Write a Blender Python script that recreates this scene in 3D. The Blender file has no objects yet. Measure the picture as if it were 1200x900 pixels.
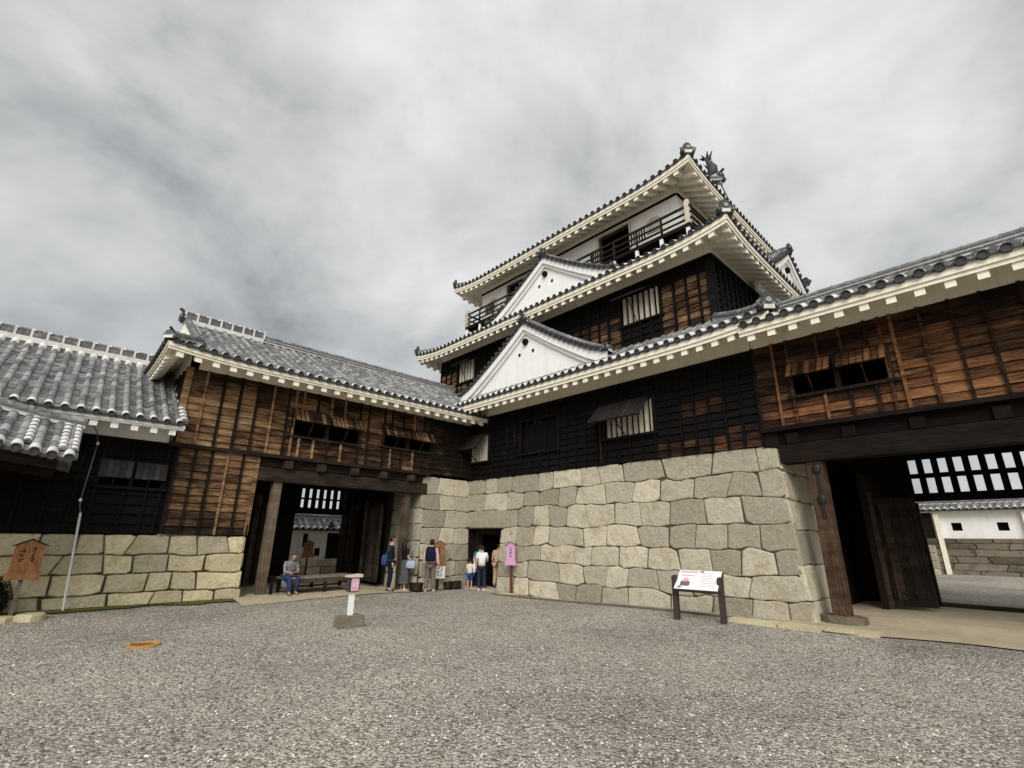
import bpy, bmesh, math, random
from math import sin, cos, pi, radians, sqrt
from mathutils import Vector, Matrix, noise

# ------------------------------------------------------------------ camera, sky, sun, exposure
sc = bpy.context.scene
COL = sc.collection
CAM = Vector((15.195, -12.142, 1.7))
RT = Vector((0.69096, 0.72279, 0.01246)); UP = Vector((0.21388, -0.22086, 0.95157)); FW = Vector((-0.69053, 0.65483, 0.30719))
cd = bpy.data.cameras.new('camera'); cam = bpy.data.objects.new('camera', cd); COL.objects.link(cam)
cd.sensor_width = 36; cd.lens = 565/1200*36; cd.clip_end = 3000; cd.clip_start = 0.05
M = Matrix((RT, UP, -FW)).transposed().to_4x4(); M.translation = CAM
cam.matrix_world = M
sc.camera = cam
sc.view_settings.view_transform = 'Standard'; sc.view_settings.look = 'None'
sc.view_settings.exposure = 0.6; sc.view_settings.gamma = 1; sc.view_settings.use_curve_mapping = False
SUN_EL, SUN_DIR = 39, Vector((0.56, -0.62, 0))          # where the veiled sun stands
sun_az = math.atan2(SUN_DIR.x, SUN_DIR.y)
sd = bpy.data.lights.new('sun', 'SUN'); so = bpy.data.objects.new('sun', sd); COL.objects.link(so)
sd.energy = 1.5; sd.angle = radians(30); sd.color = (1, .95, .87)
so.rotation_euler = (Vector((SUN_DIR.normalized().x*cos(radians(SUN_EL)), SUN_DIR.normalized().y*cos(radians(SUN_EL)), sin(radians(SUN_EL))))).to_track_quat('Z', 'Y').to_euler()
W = bpy.data.worlds.new('World'); sc.world = W; W.use_nodes = True
def world():
    nt = W.node_tree; N = nt.nodes; L = nt.links; N.clear()
    out = N.new('ShaderNodeOutputWorld'); bg = N.new('ShaderNodeBackground'); L.new(bg.outputs[0], out.inputs[0])
    bg.inputs[1].default_value = 0.1
    sky = N.new('ShaderNodeTexSky'); sky.sky_type = 'NISHITA'; sky.sun_disc = False
    sky.sun_elevation = radians(SUN_EL); sky.sun_rotation = sun_az
    tc = N.new('ShaderNodeTexCoord'); sep = N.new('ShaderNodeSeparateXYZ'); L.new(tc.outputs['Generated'], sep.inputs[0])
    def math_(op, a, b=None, c=None):
        n = N.new('ShaderNodeMath'); n.operation = op
        for i, v in enumerate((a, b, c)):
            if v is None: continue
            if isinstance(v, (int, float)): n.inputs[i].default_value = v
            else: L.new(v, n.inputs[i])
        return n.outputs[0]
    mp = N.new('ShaderNodeMapping'); L.new(tc.outputs['Generated'], mp.inputs[0]); mp.inputs['Rotation'].default_value = (radians(8), radians(-14), radians(43)); mp.inputs['Scale'].default_value = (1.5, 1.5, 2.3); mp.inputs['Location'].default_value = (3.1, 1.2, .6)
    n1 = N.new('ShaderNodeTexNoise'); L.new(mp.outputs[0], n1.inputs['Vector']); n1.inputs['Scale'].default_value = 1.5; n1.inputs['Detail'].default_value = 9; n1.inputs['Roughness'].default_value = .57; n1.inputs['Distortion'].default_value = .25
    n2 = N.new('ShaderNodeTexNoise'); L.new(mp.outputs[0], n2.inputs['Vector']); n2.inputs['Scale'].default_value = .7; n2.inputs['Detail'].default_value = 3
    # bright opening of the cloud deck towards the middle of the view, darker banks either side
    dotn = N.new('ShaderNodeVectorMath'); dotn.operation = 'DOT_PRODUCT'; L.new(tc.outputs['Generated'], dotn.inputs[0]); dotn.inputs[1].default_value = Vector((-.52, .62, .60)).normalized()
    mr = N.new('ShaderNodeMapRange'); L.new(dotn.outputs['Value'], mr.inputs[0]); mr.inputs[1].default_value = .70; mr.inputs[2].default_value = 1.0
    mr.interpolation_type = 'SMOOTHSTEP'
    t = math_('ADD', math_('MULTIPLY', n1.outputs[0], 1.15), math_('MULTIPLY', n2.outputs[0], .25))
    t = math_('MULTIPLY', math_('ADD', t, math_('MULTIPLY', mr.outputs[0], .22)), .82)
    rp = N.new('ShaderNodeValToRGB'); L.new(t, rp.inputs[0])
    el = rp.color_ramp.elements
    el[0].position = .42; el[0].color = (1.85, 1.96, 2.0, 1); el[1].position = .86; el[1].color = (6.0, 5.92, 5.78, 1)
    e = rp.color_ramp.elements.new(.62); e.color = (3.95, 4.0, 3.95, 1)
    # sky glow added to light the facades, round the veiled sun (behind the camera)
    sv = Vector((SUN_DIR.normalized().x*cos(radians(SUN_EL)), SUN_DIR.normalized().y*cos(radians(SUN_EL)), sin(radians(SUN_EL))))
    dg = N.new('ShaderNodeVectorMath'); dg.operation = 'DOT_PRODUCT'; L.new(tc.outputs['Generated'], dg.inputs[0]); dg.inputs[1].default_value = sv
    gl = N.new('ShaderNodeMapRange'); gl.interpolation_type = 'SMOOTHSTEP'; L.new(dg.outputs['Value'], gl.inputs[0]); gl.inputs[1].default_value = .35; gl.inputs[2].default_value = 1.0; gl.inputs[3].default_value = 1.0; gl.inputs[4].default_value = 3.0
    gm = N.new('ShaderNodeVectorMath'); gm.operation = 'SCALE'; L.new(rp.outputs[0], gm.inputs[0]); L.new(gl.outputs[0], gm.inputs['Scale'])
    mx = N.new('ShaderNodeMix'); mx.data_type = 'RGBA'; mx.inputs[0].default_value = .93
    L.new(sky.outputs[0], mx.inputs[6]); L.new(gm.outputs[0], mx.inputs[7]); L.new(mx.outputs[2], bg.inputs[0])
world()

# ------------------------------------------------------------------ materials
def mat(name, base=None, rough=.8, build=None, metallic=0, spec=.3):
    m = bpy.data.materials.new(name); m.use_nodes = True
    nt = m.node_tree; b = nt.nodes['Principled BSDF']
    b.inputs['Roughness'].default_value = rough; b.inputs['Metallic'].default_value = metallic
    b.inputs['Specular IOR Level'].default_value = spec
    if base: b.inputs['Base Color'].default_value = (*base, 1)
    if build: build(NT(nt, b))
    return m
class NT:
    def __init__(s, nt, b): s.nt, s.b, s.N, s.L = nt, b, nt.nodes, nt.links
    def co(s, scale=(1, 1, 1), loc=(0, 0, 0)):
        tc = s.N.new('ShaderNodeTexCoord'); mp = s.N.new('ShaderNodeMapping'); s.L.new(tc.outputs['Object'], mp.inputs[0])
        mp.inputs['Scale'].default_value = scale; mp.inputs['Location'].default_value = loc; return mp.outputs[0]
    def noise(s, v, scale, detail=4, rough=.55, dist=0):
        n = s.N.new('ShaderNodeTexNoise'); s.L.new(v, n.inputs['Vector']); n.inputs['Scale'].default_value = scale
        n.inputs['Detail'].default_value = detail; n.inputs['Roughness'].default_value = rough; n.inputs['Distortion'].default_value = dist; return n.outputs[0]
    def vor(s, v, scale, out='Distance', feature='F1'):
        n = s.N.new('ShaderNodeTexVoronoi'); s.L.new(v, n.inputs['Vector']); n.inputs['Scale'].default_value = scale; n.feature = feature; return n.outputs[out]
    def attr(s, name='rnd'):
        n = s.N.new('ShaderNodeAttribute'); n.attribute_name = name; return n.outputs['Fac']
    def m(s, op, a, b=None, clamp=False):
        n = s.N.new('ShaderNodeMath'); n.operation = op; n.use_clamp = clamp
        for i, v in enumerate((a, b)):
            if v is None: continue
            if isinstance(v, (int, float)): n.inputs[i].default_value = v
            else: s.L.new(v, n.inputs[i])
        return n.outputs[0]
    def ramp(s, f, stops):
        n = s.N.new('ShaderNodeValToRGB'); s.L.new(f, n.inputs[0]); e = n.color_ramp.elements
        while len(e) < len(stops): e.new(.5)
        for i, (p, c) in enumerate(stops): e[i].position = p; e[i].color = (*c, 1) if len(c) == 3 else c
        return n.outputs[0]
    def mix(s, f, a, b, mode='MIX'):
        n = s.N.new('ShaderNodeMix'); n.data_type = 'RGBA'; n.blend_type = mode
        for i, v in ((0, f), (6, a), (7, b)):
            if isinstance(v, (int, float)): n.inputs[i].default_value = v
            elif isinstance(v, tuple): n.inputs[i].default_value = (*v, 1)
            else: s.L.new(v, n.inputs[i])
        return n.outputs[2]
    def color(s, c): s.L.new(c, s.b.inputs['Base Color'])
    def rough(s, c): s.L.new(c, s.b.inputs['Roughness'])
    def bump(s, h, dist=.01, strength=1, prev=None):
        n = s.N.new('ShaderNodeBump'); s.L.new(h, n.inputs['Height']); n.inputs['Distance'].default_value = dist; n.inputs['Strength'].default_value = strength
        if prev: s.L.new(prev, n.inputs['Normal'])
        s.L.new(n.outputs[0], s.b.inputs['Normal']); return n.outputs[0]

def b_gravel(t):
    v = t.co()
    w = t.noise(v, 60, 2); 
    d1 = t.vor(v, 29); c1 = t.vor(v, 29, 'Color'); d2 = t.vor(v, 58); c2 = t.vor(v, 58, 'Color')
    big = t.noise(v, .35, 5, .6); mid = t.noise(v, 3.0, 4, .6)
    g1 = t.ramp(c1, [(.0, (.06, .054, .048)), (.28, (.20, .185, .162)), (.55, (.38, .355, .312)), (.8, (.54, .51, .45)), (1, (.80, .76, .68))])
    g2 = t.ramp(c2, [(.0, (.07, .064, .057)), (.5, (.34, .317, .278)), (1, (.66, .62, .54))])
    c = t.mix(t.ramp(t.noise(v, 20, 3), [(.45, (0, 0, 0)), (.55, (1, 1, 1))]), g1, g2)
    c = t.mix(t.ramp(d1, [(.55, (0, 0, 0)), (.95, (.7, .7, .7))]), c, (.05, .045, .04))
    tint = t.ramp(t.m('ADD', t.m('MULTIPLY', big, .7), t.m('MULTIPLY', mid, .3)), [(.36, (.74, .72, .70)), (.5, (1.04, 1.03, 1.01)), (.64, (1.20, 1.16, 1.10))])
    c = t.mix(1.0, c, tint, 'MULTIPLY')
    t.color(c)
    h = t.m('ADD', t.m('MULTIPLY', t.m('SUBTRACT', 1, d1), 1), t.m('MULTIPLY', t.m('SUBTRACT', 1, d2), .5))
    t.bump(h, .028, .9)
GRAVEL = mat('gravel', rough=.95, build=b_gravel, spec=.12)
def b_earth(t):
    v = t.co(); n = t.noise(v, 2.2, 6, .65); n2 = t.noise(v, 60, 3)
    c = t.ramp(n, [(.3, (.30, .25, .165)), (.55, (.42, .35, .235)), (.75, (.50, .43, .31))])
    t.color(t.mix(.35, c, t.ramp(n2, [(.3, (.2, .17, .12)), (.7, (.55, .49, .37))]))); t.bump(n2, .006, .6)
EARTH = mat('packed_earth', rough=.95, build=b_earth, spec=.1)
def stone_build(a, b, c, stain):
    def f(t):
        v = t.co(); r = t.attr()
        base = t.ramp(r, [(0, a), (.5, b), (1, c)])
        sp = t.noise(v, 95, 3, .7); blot = t.noise(v, 2.6, 6, .65); fine = t.noise(v, 14, 5, .7)
        base = t.mix(1.0, base, t.ramp(sp, [(.30, (.62, .61, .6)), (.5, (1, 1, 1)), (.72, (1.25, 1.24, 1.2))]), 'MULTIPLY')
        base = t.mix(t.ramp(blot, [(.5, (0, 0, 0)), (.72, (.75, .75, .75))]), base, stain)
        base = t.mix(1.0, base, t.ramp(fine, [(.3, (.78, .78, .78)), (.6, (1.06, 1.06, 1.06))]), 'MULTIPLY')
        t.color(base)
        b1 = t.bump(fine, .035, .8); b2 = t.bump(t.noise(v, 4.5, 4, .6), .06, .7, b1); t.bump(sp, .010, .7, b2)
    return f
STONE = mat('granite', rough=.92, build=stone_build((.30, .272, .212), (.455, .415, .325), (.62, .56, .43), (.34, .275, .17)), spec=.15)
STONE_Y = mat('granite_weathered', rough=.92, build=stone_build((.37, .335, .24), (.52, .455, .30), (.66, .575, .375), (.37, .295, .16)), spec=.15)
STONE_D = mat('granite_dull', rough=.95, build=stone_build((.10, .085, .06), (.17, .145, .105), (.26, .22, .17), (.06, .05, .04)), spec=.1)
GAP = mat('joint_earth', (.085, .072, .052), .95)
def plaster_build(a, b, streak):
    def f(t):
        v = t.co(); n = t.noise(v, 1.6, 6, .65); s = t.noise(t.co((6, 6, .5)), 1.4, 4, .6)
        c = t.mix(t.ramp(n, [(.4, (0, 0, 0)), (.75, (1, 1, 1))]), a, b)
        t.color(t.mix(t.ramp(s, [(.5, (0, 0, 0)), (.78, (.6, .6, .6))]), c, streak)); t.bump(t.noise(v, 30, 4), .004, .5)
    return f
PLASTER = mat('white_plaster', rough=.85, build=plaster_build((.84, .835, .81), (.78, .77, .735), (.62, .6, .55)), spec=.15)
PLASTER_BOUNCE = mat('bounce_tinted_plaster', rough=.88, build=plaster_build((.88, .825, .70), (.82, .755, .61), (.66, .58, .44)), spec=.12)  # warm bounced light under the eaves is put into this plaster's colour
def b_tile(t):
    v = t.co(); r = t.attr(); n = t.noise(v, 7, 5, .7); n2 = t.noise(v, .9, 4, .6)
    c = t.ramp(r, [(0, (.05, .051, .055)), (.5, (.125, .126, .13)), (1, (.30, .298, .292))])
    c = t.mix(t.ramp(n, [(.5, (0, 0, 0)), (.72, (.85, .85, .85))]), c, (.34, .335, .32))
    c = t.mix(t.ramp(n2, [(.55, (0, 0, 0)), (.8, (.6, .6, .6))]), c, (.07, .066, .058)); t.color(c)
    t.bump(n, .006, .6)
TILE = mat('roof_tile', rough=.6, build=b_tile, spec=.4)
def b_tiledark(t):
    v = t.co(); n = t.noise(v, 9, 4, .7)
    t.color(t.ramp(n, [(.3, (.016, .016, .018)), (.6, (.04, .04, .041)), (.85, (.12, .118, .113))])); t.bump(n, .006, .6)
TILE_D = mat('eave_tile', rough=.6, build=b_tiledark, spec=.35)
MORTAR = mat('tile_mortar', rough=.9, build=plaster_build((.64, .63, .60), (.50, .49, .465), (.26, .255, .24)), spec=.1)
def wood_build(dark, mid, light, lighter, grain=(1.1, 1.1, 26), k=.62):
    def f(t):
        r = t.attr(); g = t.noise(t.co(grain), 1.6, 7, .72, .6); bl = t.noise(t.co((1.2, 1.2, 4.5)), 1.0, 5, .65); fi = t.noise(t.co(tuple(x*3.2 for x in grain)), 2.2, 3, .7)
        x = t.m('ADD', t.m('MULTIPLY', r, k), t.m('MULTIPLY', t.m('SUBTRACT', g, .5), 1.15))
        x = t.m('ADD', x, t.m('MULTIPLY', t.m('SUBTRACT', bl, .5), .8), True)
        c = t.ramp(x, [(.10, dark), (.34, mid), (.56, light), (.86, lighter)])
        c = t.mix(1.0, c, t.ramp(fi, [(.32, (.45, .42, .4)), (.55, (1, 1, 1)), (.8, (1.2, 1.18, 1.12))]), 'MULTIPLY')
        t.color(c); t.bump(t.m('ADD', g, t.m('MULTIPLY', fi, .5)), .012, .8)
    return f
WOOD_L = mat('scorched_cedar', rough=.8, build=wood_build((.010, .007, .005), (.055, .029, .016), (.245, .140, .070), (.54, .37, .215)), spec=.15)
WOOD_R = mat('scorched_cedar_red', rough=.8, build=wood_build((.008, .005, .004), (.05, .023, .012), (.21, .092, .038), (.42, .225, .10)), spec=.15)
WOOD_D = mat('charred_cedar', rough=.75, build=wood_build((.0035, .003, .003), (.008, .0062, .0058), (.022, .017, .015), (.16, .065, .03), k=.5), spec=.12)
BEAM = mat('weathered_beam', rough=.85, build=wood_build((.012, .009, .007), (.032, .023, .017), (.07, .052, .038), (.13, .1, .075)), spec=.15)
BEAM_D = mat('dark_beam', rough=.85, build=wood_build((.006, .004, .004), (.014, .010, .008), (.03, .02, .015), (.06, .042, .032)), spec=.12)
POST = mat('weathered_post', rough=.85, build=wood_build((.025, .018, .012), (.085, .06, .042), (.15, .11, .078), (.26, .2, .15), (22, 22, .9), .7), spec=.15)
POST_D = mat('dark_post', rough=.85, build=wood_build((.010, .007, .006), (.03, .019, .013), (.085, .05, .03), (.17, .11, .07), (22, 22, .9), .7), spec=.15)
DOOR = mat('old_door_planks', rough=.85, build=wood_build((.012, .009, .007), (.03, .021, .016), (.07, .052, .04), (.14, .11, .085), (20, 20, .7), .7), spec=.12)
SIGN_O = mat('orange_brown_board', rough=.6, build=wood_build((.11, .045, .016), (.26, .11, .038), (.36, .165, .06), (.44, .22, .09), (9, 9, 1.2), .7), spec=.3)
GREY_WOOD = mat('grey_bench_wood', rough=.85, build=wood_build((.06, .05, .042), (.16, .135, .11), (.25, .215, .175), (.34, .3, .25), (3, 3, 20), .7), spec=.15)
LATTICE = mat('cream_bar_wood', rough=.8, build=plaster_build((.62, .56, .46), (.45, .39, .30), (.2, .16, .12)), spec=.15)
BLACK = mat('dark_interior', (.004, .0035, .0032), .95, spec=.02)
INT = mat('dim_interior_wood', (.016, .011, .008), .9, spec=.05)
IRON = mat('dark_iron', (.03, .028, .026), .5, metallic=.6)
WHITE = mat('white_paint', (.78, .78, .76), .5)
GREYPIPE = mat('grey_pipe', (.55, .55, .54), .45)
WIRE = mat('grey_wire', (.12, .12, .12), .6)
PURPLE = mat('purple_board', (.54, .29, .46), .7)
PURPLE_D = mat('purple_trim', (.25, .09, .22), .6)
CONC = mat('concrete', rough=.9, build=stone_build((.16, .14, .10), (.22, .19, .14), (.30, .27, .2), (.12, .10, .07)))
RUST = mat('yellow_rust_iron', rough=.8, build=plaster_build((.48, .26, .09), (.32, .15, .045), (.12, .06, .025)))
RUST_D = mat('rusty_cover', rough=.9, build=plaster_build((.20, .10, .04), (.12, .06, .03), (.05, .03, .02)))
def b_moss(t):
    v = t.co(); n = t.noise(v, 9, 5, .7)
    t.color(t.ramp(n, [(.3, (.075, .062, .035)), (.5, (.10, .095, .03)), (.62, (.085, .10, .022)), (.75, (.20, .17, .08))]))
MOSS = mat('moss', rough=.95, build=b_moss, spec=.05)
LEAF = mat('dark_leaf', (.012, .022, .010), .6)
SKIN = mat('skin', (.50, .30, .21), .6); SKIN2 = mat('skin_tan', (.36, .20, .13), .6)
HAIR = mat('black_hair', (.012, .010, .009), .55); HAIRG = mat('thin_grey_hair', (.16, .13, .11), .7); INK = mat('ink', (.02, .018, .016), .7)
LIP = mat('lip', (.33, .12, .10), .6)
_cl = {}
def cloth(name, c):
    if name not in _cl:
        def b(t):
            v = t.co(); n = t.noise(v, 14, 4, .6)
            t.color(t.mix(1.0, t.ramp(n, [(.3, tuple(x*.72 for x in c)), (.7, tuple(min(1, x*1.15) for x in c))]), (1., 1., 1.), 'MULTIPLY')); t.bump(n, .02, .5)
        _cl[name] = mat(name, rough=.9, build=b, spec=.1)
    return _cl[name]

# ------------------------------------------------------------------ mesh helpers
Z = Vector((0, 0, 1))
def V(*a): return Vector(a)
class MB:
    def __init__(s): s.v, s.f, s.mi, s.r, s.sm = [], [], [], [], []
    def add(s, vs, fs, mi=0, r=None, smooth=False):
        o = len(s.v); s.v += [tuple(p) for p in vs]
        if r is None: r = random.random()
        for f in fs: s.f.append([i+o for i in f]); s.mi.append(mi); s.r.append(r); s.sm.append(smooth)
    def hexa(s, p, mi=0, r=None):   # p: 8 corners, bottom 4 ccw then top 4
        s.add(p, [(3, 2, 1, 0), (4, 5, 6, 7), (0, 1, 5, 4), (1, 2, 6, 5), (2, 3, 7, 6), (3, 0, 4, 7)], mi, r)
    def box(s, a, b, mi=0, r=None):
        x0, y0, z0 = a; x1, y1, z1 = b
        s.hexa([(x0, y0, z0), (x1, y0, z0), (x1, y1, z0), (x0, y1, z0), (x0, y0, z1), (x1, y0, z1), (x1, y1, z1), (x0, y1, z1)], mi, r)
    def bar(s, p, q, w, h, up=Z, mi=0, r=None):
        p, q = Vector(p), Vector(q); d = (q-p).normalized(); a = d.cross(up)
        if a.length < 1e-4: a = d.cross(V(1, 0, 0))
        a.normalize(); b = a.cross(d)
        A, B = a*w/2, b*h/2
        s.hexa([p-A-B, p+A-B, q+A-B, q-A-B, p-A+B, p+A+B, q+A+B, q-A+B], mi, r)
    def tube(s, pts, rad, n=8, mi=0, r=None, caps=True, smooth=True):
        pts = [Vector(p) for p in pts]; k = len(pts)
        if not hasattr(rad, '__len__'): rad = [rad]*k
        vs = []; ref = None
        for i, p in enumerate(pts):
            d = (pts[min(i+1, k-1)]-pts[max(i-1, 0)]).normalized()
            if ref is None: ref = d.orthogonal().normalized()
            a = (ref-d*ref.dot(d)).normalized(); ref = a; b = d.cross(a)
            for j in range(n):
                t = 2*pi*j/n; vs.append(p+(a*cos(t)+b*sin(t))*rad[i])
        fs = [(i*n+j, i*n+(j+1) % n, (i+1)*n+(j+1) % n, (i+1)*n+j) for i in range(k-1) for j in range(n)]
        if r is None: r = random.random()
        s.add(vs, fs, mi, r, smooth)
        if caps: s.add(vs[:n], [tuple(range(n))[::-1]], mi, r); s.add(vs[-n:], [tuple(range(n))], mi, r)
    def prism(s, poly, P, t0, t1, mi=0, r=None):    # poly 2D, P(a,b,t) -> point
        n = len(poly); vs = [P(a, b, t0) for a, b in poly]+[P(a, b, t1) for a, b in poly]
        s.add(vs, [tuple(range(n))[::-1], tuple(range(n, 2*n))]+[(i, (i+1) % n, n+(i+1) % n, n+i) for i in range(n)], mi, r)
    def sweep(s, path, prof, mi=0, r=None, side=None, up=Z):  # prof: list of (side, up) closed
        k = len(path); n = len(prof); vs = []
        path = [Vector(p) for p in path]
        for i, p in enumerate(path):
            d = (path[min(i+1, k-1)]-path[max(i-1, 0)]).normalized()
            a = side if side is not None else d.cross(up).normalized()
            u = up if side is None else up
            for x, y in prof: vs.append(p+a*x+u*y)
        fs = [(i*n+j, i*n+(j+1) % n, (i+1)*n+(j+1) % n, (i+1)*n+j) for i in range(k-1) for j in range(n)]
        fs += [tuple(range(n))[::-1], tuple(range((k-1)*n, k*n))]
        s.add(vs, fs, mi, r)
    def ball(s, c, rx, ry, rz, n=10, m=7, mi=0, r=None, cut=None):
        vs = []; c = Vector(c)
        for i in range(m+1):
            th = pi*i/m
            for j in range(n): ph = 2*pi*j/n; vs.append(c+V(rx*sin(th)*cos(ph), ry*sin(th)*sin(ph), rz*cos(th)))
        fs = [(i*n+j, (i+1)*n+j, (i+1)*n+(j+1) % n, i*n+(j+1) % n) for i in range(m) for j in range(n)]
        if cut: fs = [f for f in fs if not cut(sum((vs[q] for q in f), V(0, 0, 0))/4-c)]
        s.add(vs, fs, mi, r, True)
    def build(s, name, mats, parent=None, smooth=None):
        me = bpy.data.meshes.new(name); me.from_pydata(s.v, [], s.f)
        if not isinstance(mats, (list, tuple)): mats = [mats]
        for m in mats: me.materials.append(m)
        me.polygons.foreach_set('material_index', s.mi)
        me.polygons.foreach_set('use_smooth', s.sm if smooth is None else [smooth]*len(s.f))
        at = me.attributes.new('rnd', 'FLOAT', 'FACE'); at.data.foreach_set('value', s.r)
        me.update()
        o = bpy.data.objects.new(name, me); COL.objects.link(o)
        if parent: attach(o, parent)
        return o
def attach(o, parent):
    o.parent = parent
    p = parent; off = Vector(p.location)
    while p.parent: p = p.parent; off += Vector(p.location)
    o.location = -off if parent.type == 'EMPTY' or parent.location.length else (0, 0, 0)
    if parent.type != 'EMPTY': o.location = (0, 0, 0)
def thing(name, label, cat, loc=(0, 0, 0), group=None):
    o = bpy.data.objects.new(name, None); COL.objects.link(o); o.empty_display_size = .3
    o.location = loc; o['label'] = label; o['category'] = cat
    if group: o['group'] = group
    return o
def tag(o, label, cat, group=None):
    o['label'] = label; o['category'] = cat
    if group: o['group'] = group
    return o
def struct(o): o['kind'] = 'structure'; return o
class Fr:                                        # wall frame: u along the wall, z up, d outwards
    def __init__(s, o, U, N): s.o, s.U, s.N = Vector(o), Vector(U), Vector(N)
    def __call__(s, u, z, d=0): return s.o+s.U*u+s.N*d+Z*z
    def box(s, mb, u0, u1, z0, z1, d0, d1, mi=0, r=None):
        mb.hexa([s(u0, z0, d0), s(u1, z0, d0), s(u1, z0, d1), s(u0, z0, d1), s(u0, z1, d0), s(u1, z1, d0), s(u1, z1, d1), s(u0, z1, d1)], mi, r)
def S(t): t = max(0., min(1., t)); return t*t*(3-2*t)
def fbm(x, y, s=1.0, seed=0): return noise.fractal(V(x*s+seed*7.3, y*s-seed*3.1, seed*1.7), 1.0, 2.0, 3)   # about -1..1
def R(a, b): return random.uniform(a, b)

def gz(x, y):                                    # height of the courtyard ground
    return (.12*S((1.3-x)/1.3)*S((-y-2)/3)+.16*S((x-3)/7)*S((y+3.2)/1.8)+.09*S((y-.2)/1.2)*S((x-10.5)/1.2)
            + .018*fbm(x, y, .45, 3)*S((x-1)/2)*S((-y-1)/2))

def slab(mb, fr, u0, u1, z0, z1, d0, d1, holes=(), mi=0, r=.2):
    us = sorted({u0, u1}|{min(max(h[k], u0), u1) for h in holes for k in (0, 1)}); zs = sorted({z0, z1}|{min(max(h[k], z0), z1) for h in holes for k in (2, 3)})
    for a, b in zip(us, us[1:]):
        for c, d in zip(zs, zs[1:]):
            if any(h[0]-1e-6 <= a and b <= h[1]+1e-6 and h[2]-1e-6 <= c and d <= h[3]+1e-6 for h in holes): continue
            fr.box(mb, a, b, c, d, d0, d1, mi, r)
def sub_z(z0, z1, hs):
    out = [(z0, z1)]
    for a, b in hs:
        nx = []
        for c, d in out:
            if b <= c or a >= d: nx.append((c, d)); continue
            if a > c+.02: nx.append((c, a))
            if b < d-.02: nx.append((b, d))
        out = nx
    return out
def boards(mb, fr, u0, u1, z0, z1, bh, bay, holes, bias, bmi=0, bat=None, batw=.06):
    """lapped horizontal boards with vertical battens, cut round the holes"""
    n = max(1, round((u1-u0)/bay)); us = {u0+(u1-u0)*i/n for i in range(n+1)}
    for h in holes:
        for e in (h[0], h[1]):
            if u0 < e < u1: us = {x for x in us if abs(x-e) > .16 or x in (u0, u1)}|{e}
    us = sorted(us); nr = max(1, round((z1-z0)/bh)); hh = (z1-z0)/nr; rowr = [R(-.13, .13) for _ in range(nr)]
    for a, b in zip(us, us[1:]):
        hz = [(h[2], h[3]) for h in holes if h[0] < (a+b)/2 < h[1]]
        for i in range(nr):
            for c, d in sub_z(z0+i*hh, z0+(i+1)*hh, hz):
                r = bias((a+b)/2, (c+d)/2); m_ = bmi+(r > 1); r = max(0, min(1, (r-1 if r > 1 else r)+rowr[i]+R(-.13, .13)))
                k = .044+R(-.008, .014); t = R(-.006, .006); e = R(0, .012)
                mb.hexa([fr(a, c+e, 0), fr(b, c+e+t, 0), fr(b, c+e+t, k), fr(a, c+e, k), fr(a, d+.01, 0), fr(b, d+.01, 0), fr(b, d+.01, .006), fr(a, d+.01, .006)], m_, r)
    for a in us:
        hz = [(h[2], h[3]) for h in holes if h[0]+.01 < a < h[1]-.01]
        if not sub_z(z0, z1, hz): continue
        for c, d in sub_z(z0, z1, hz):
            q = bat(a, (c+d)/2) if bat else .3
            w = batw*R(.85, 1.2); t = R(-.008, .008)
            mb.hexa([fr(a-w/2, c, .01), fr(a+w/2, c, .01), fr(a+w/2, c, .092), fr(a-w/2, c, .092), fr(a-w/2+t, d, .01), fr(a+w/2+t, d, .01), fr(a+w/2+t, d, .076), fr(a-w/2+t, d, .076)], bmi, q)

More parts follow.
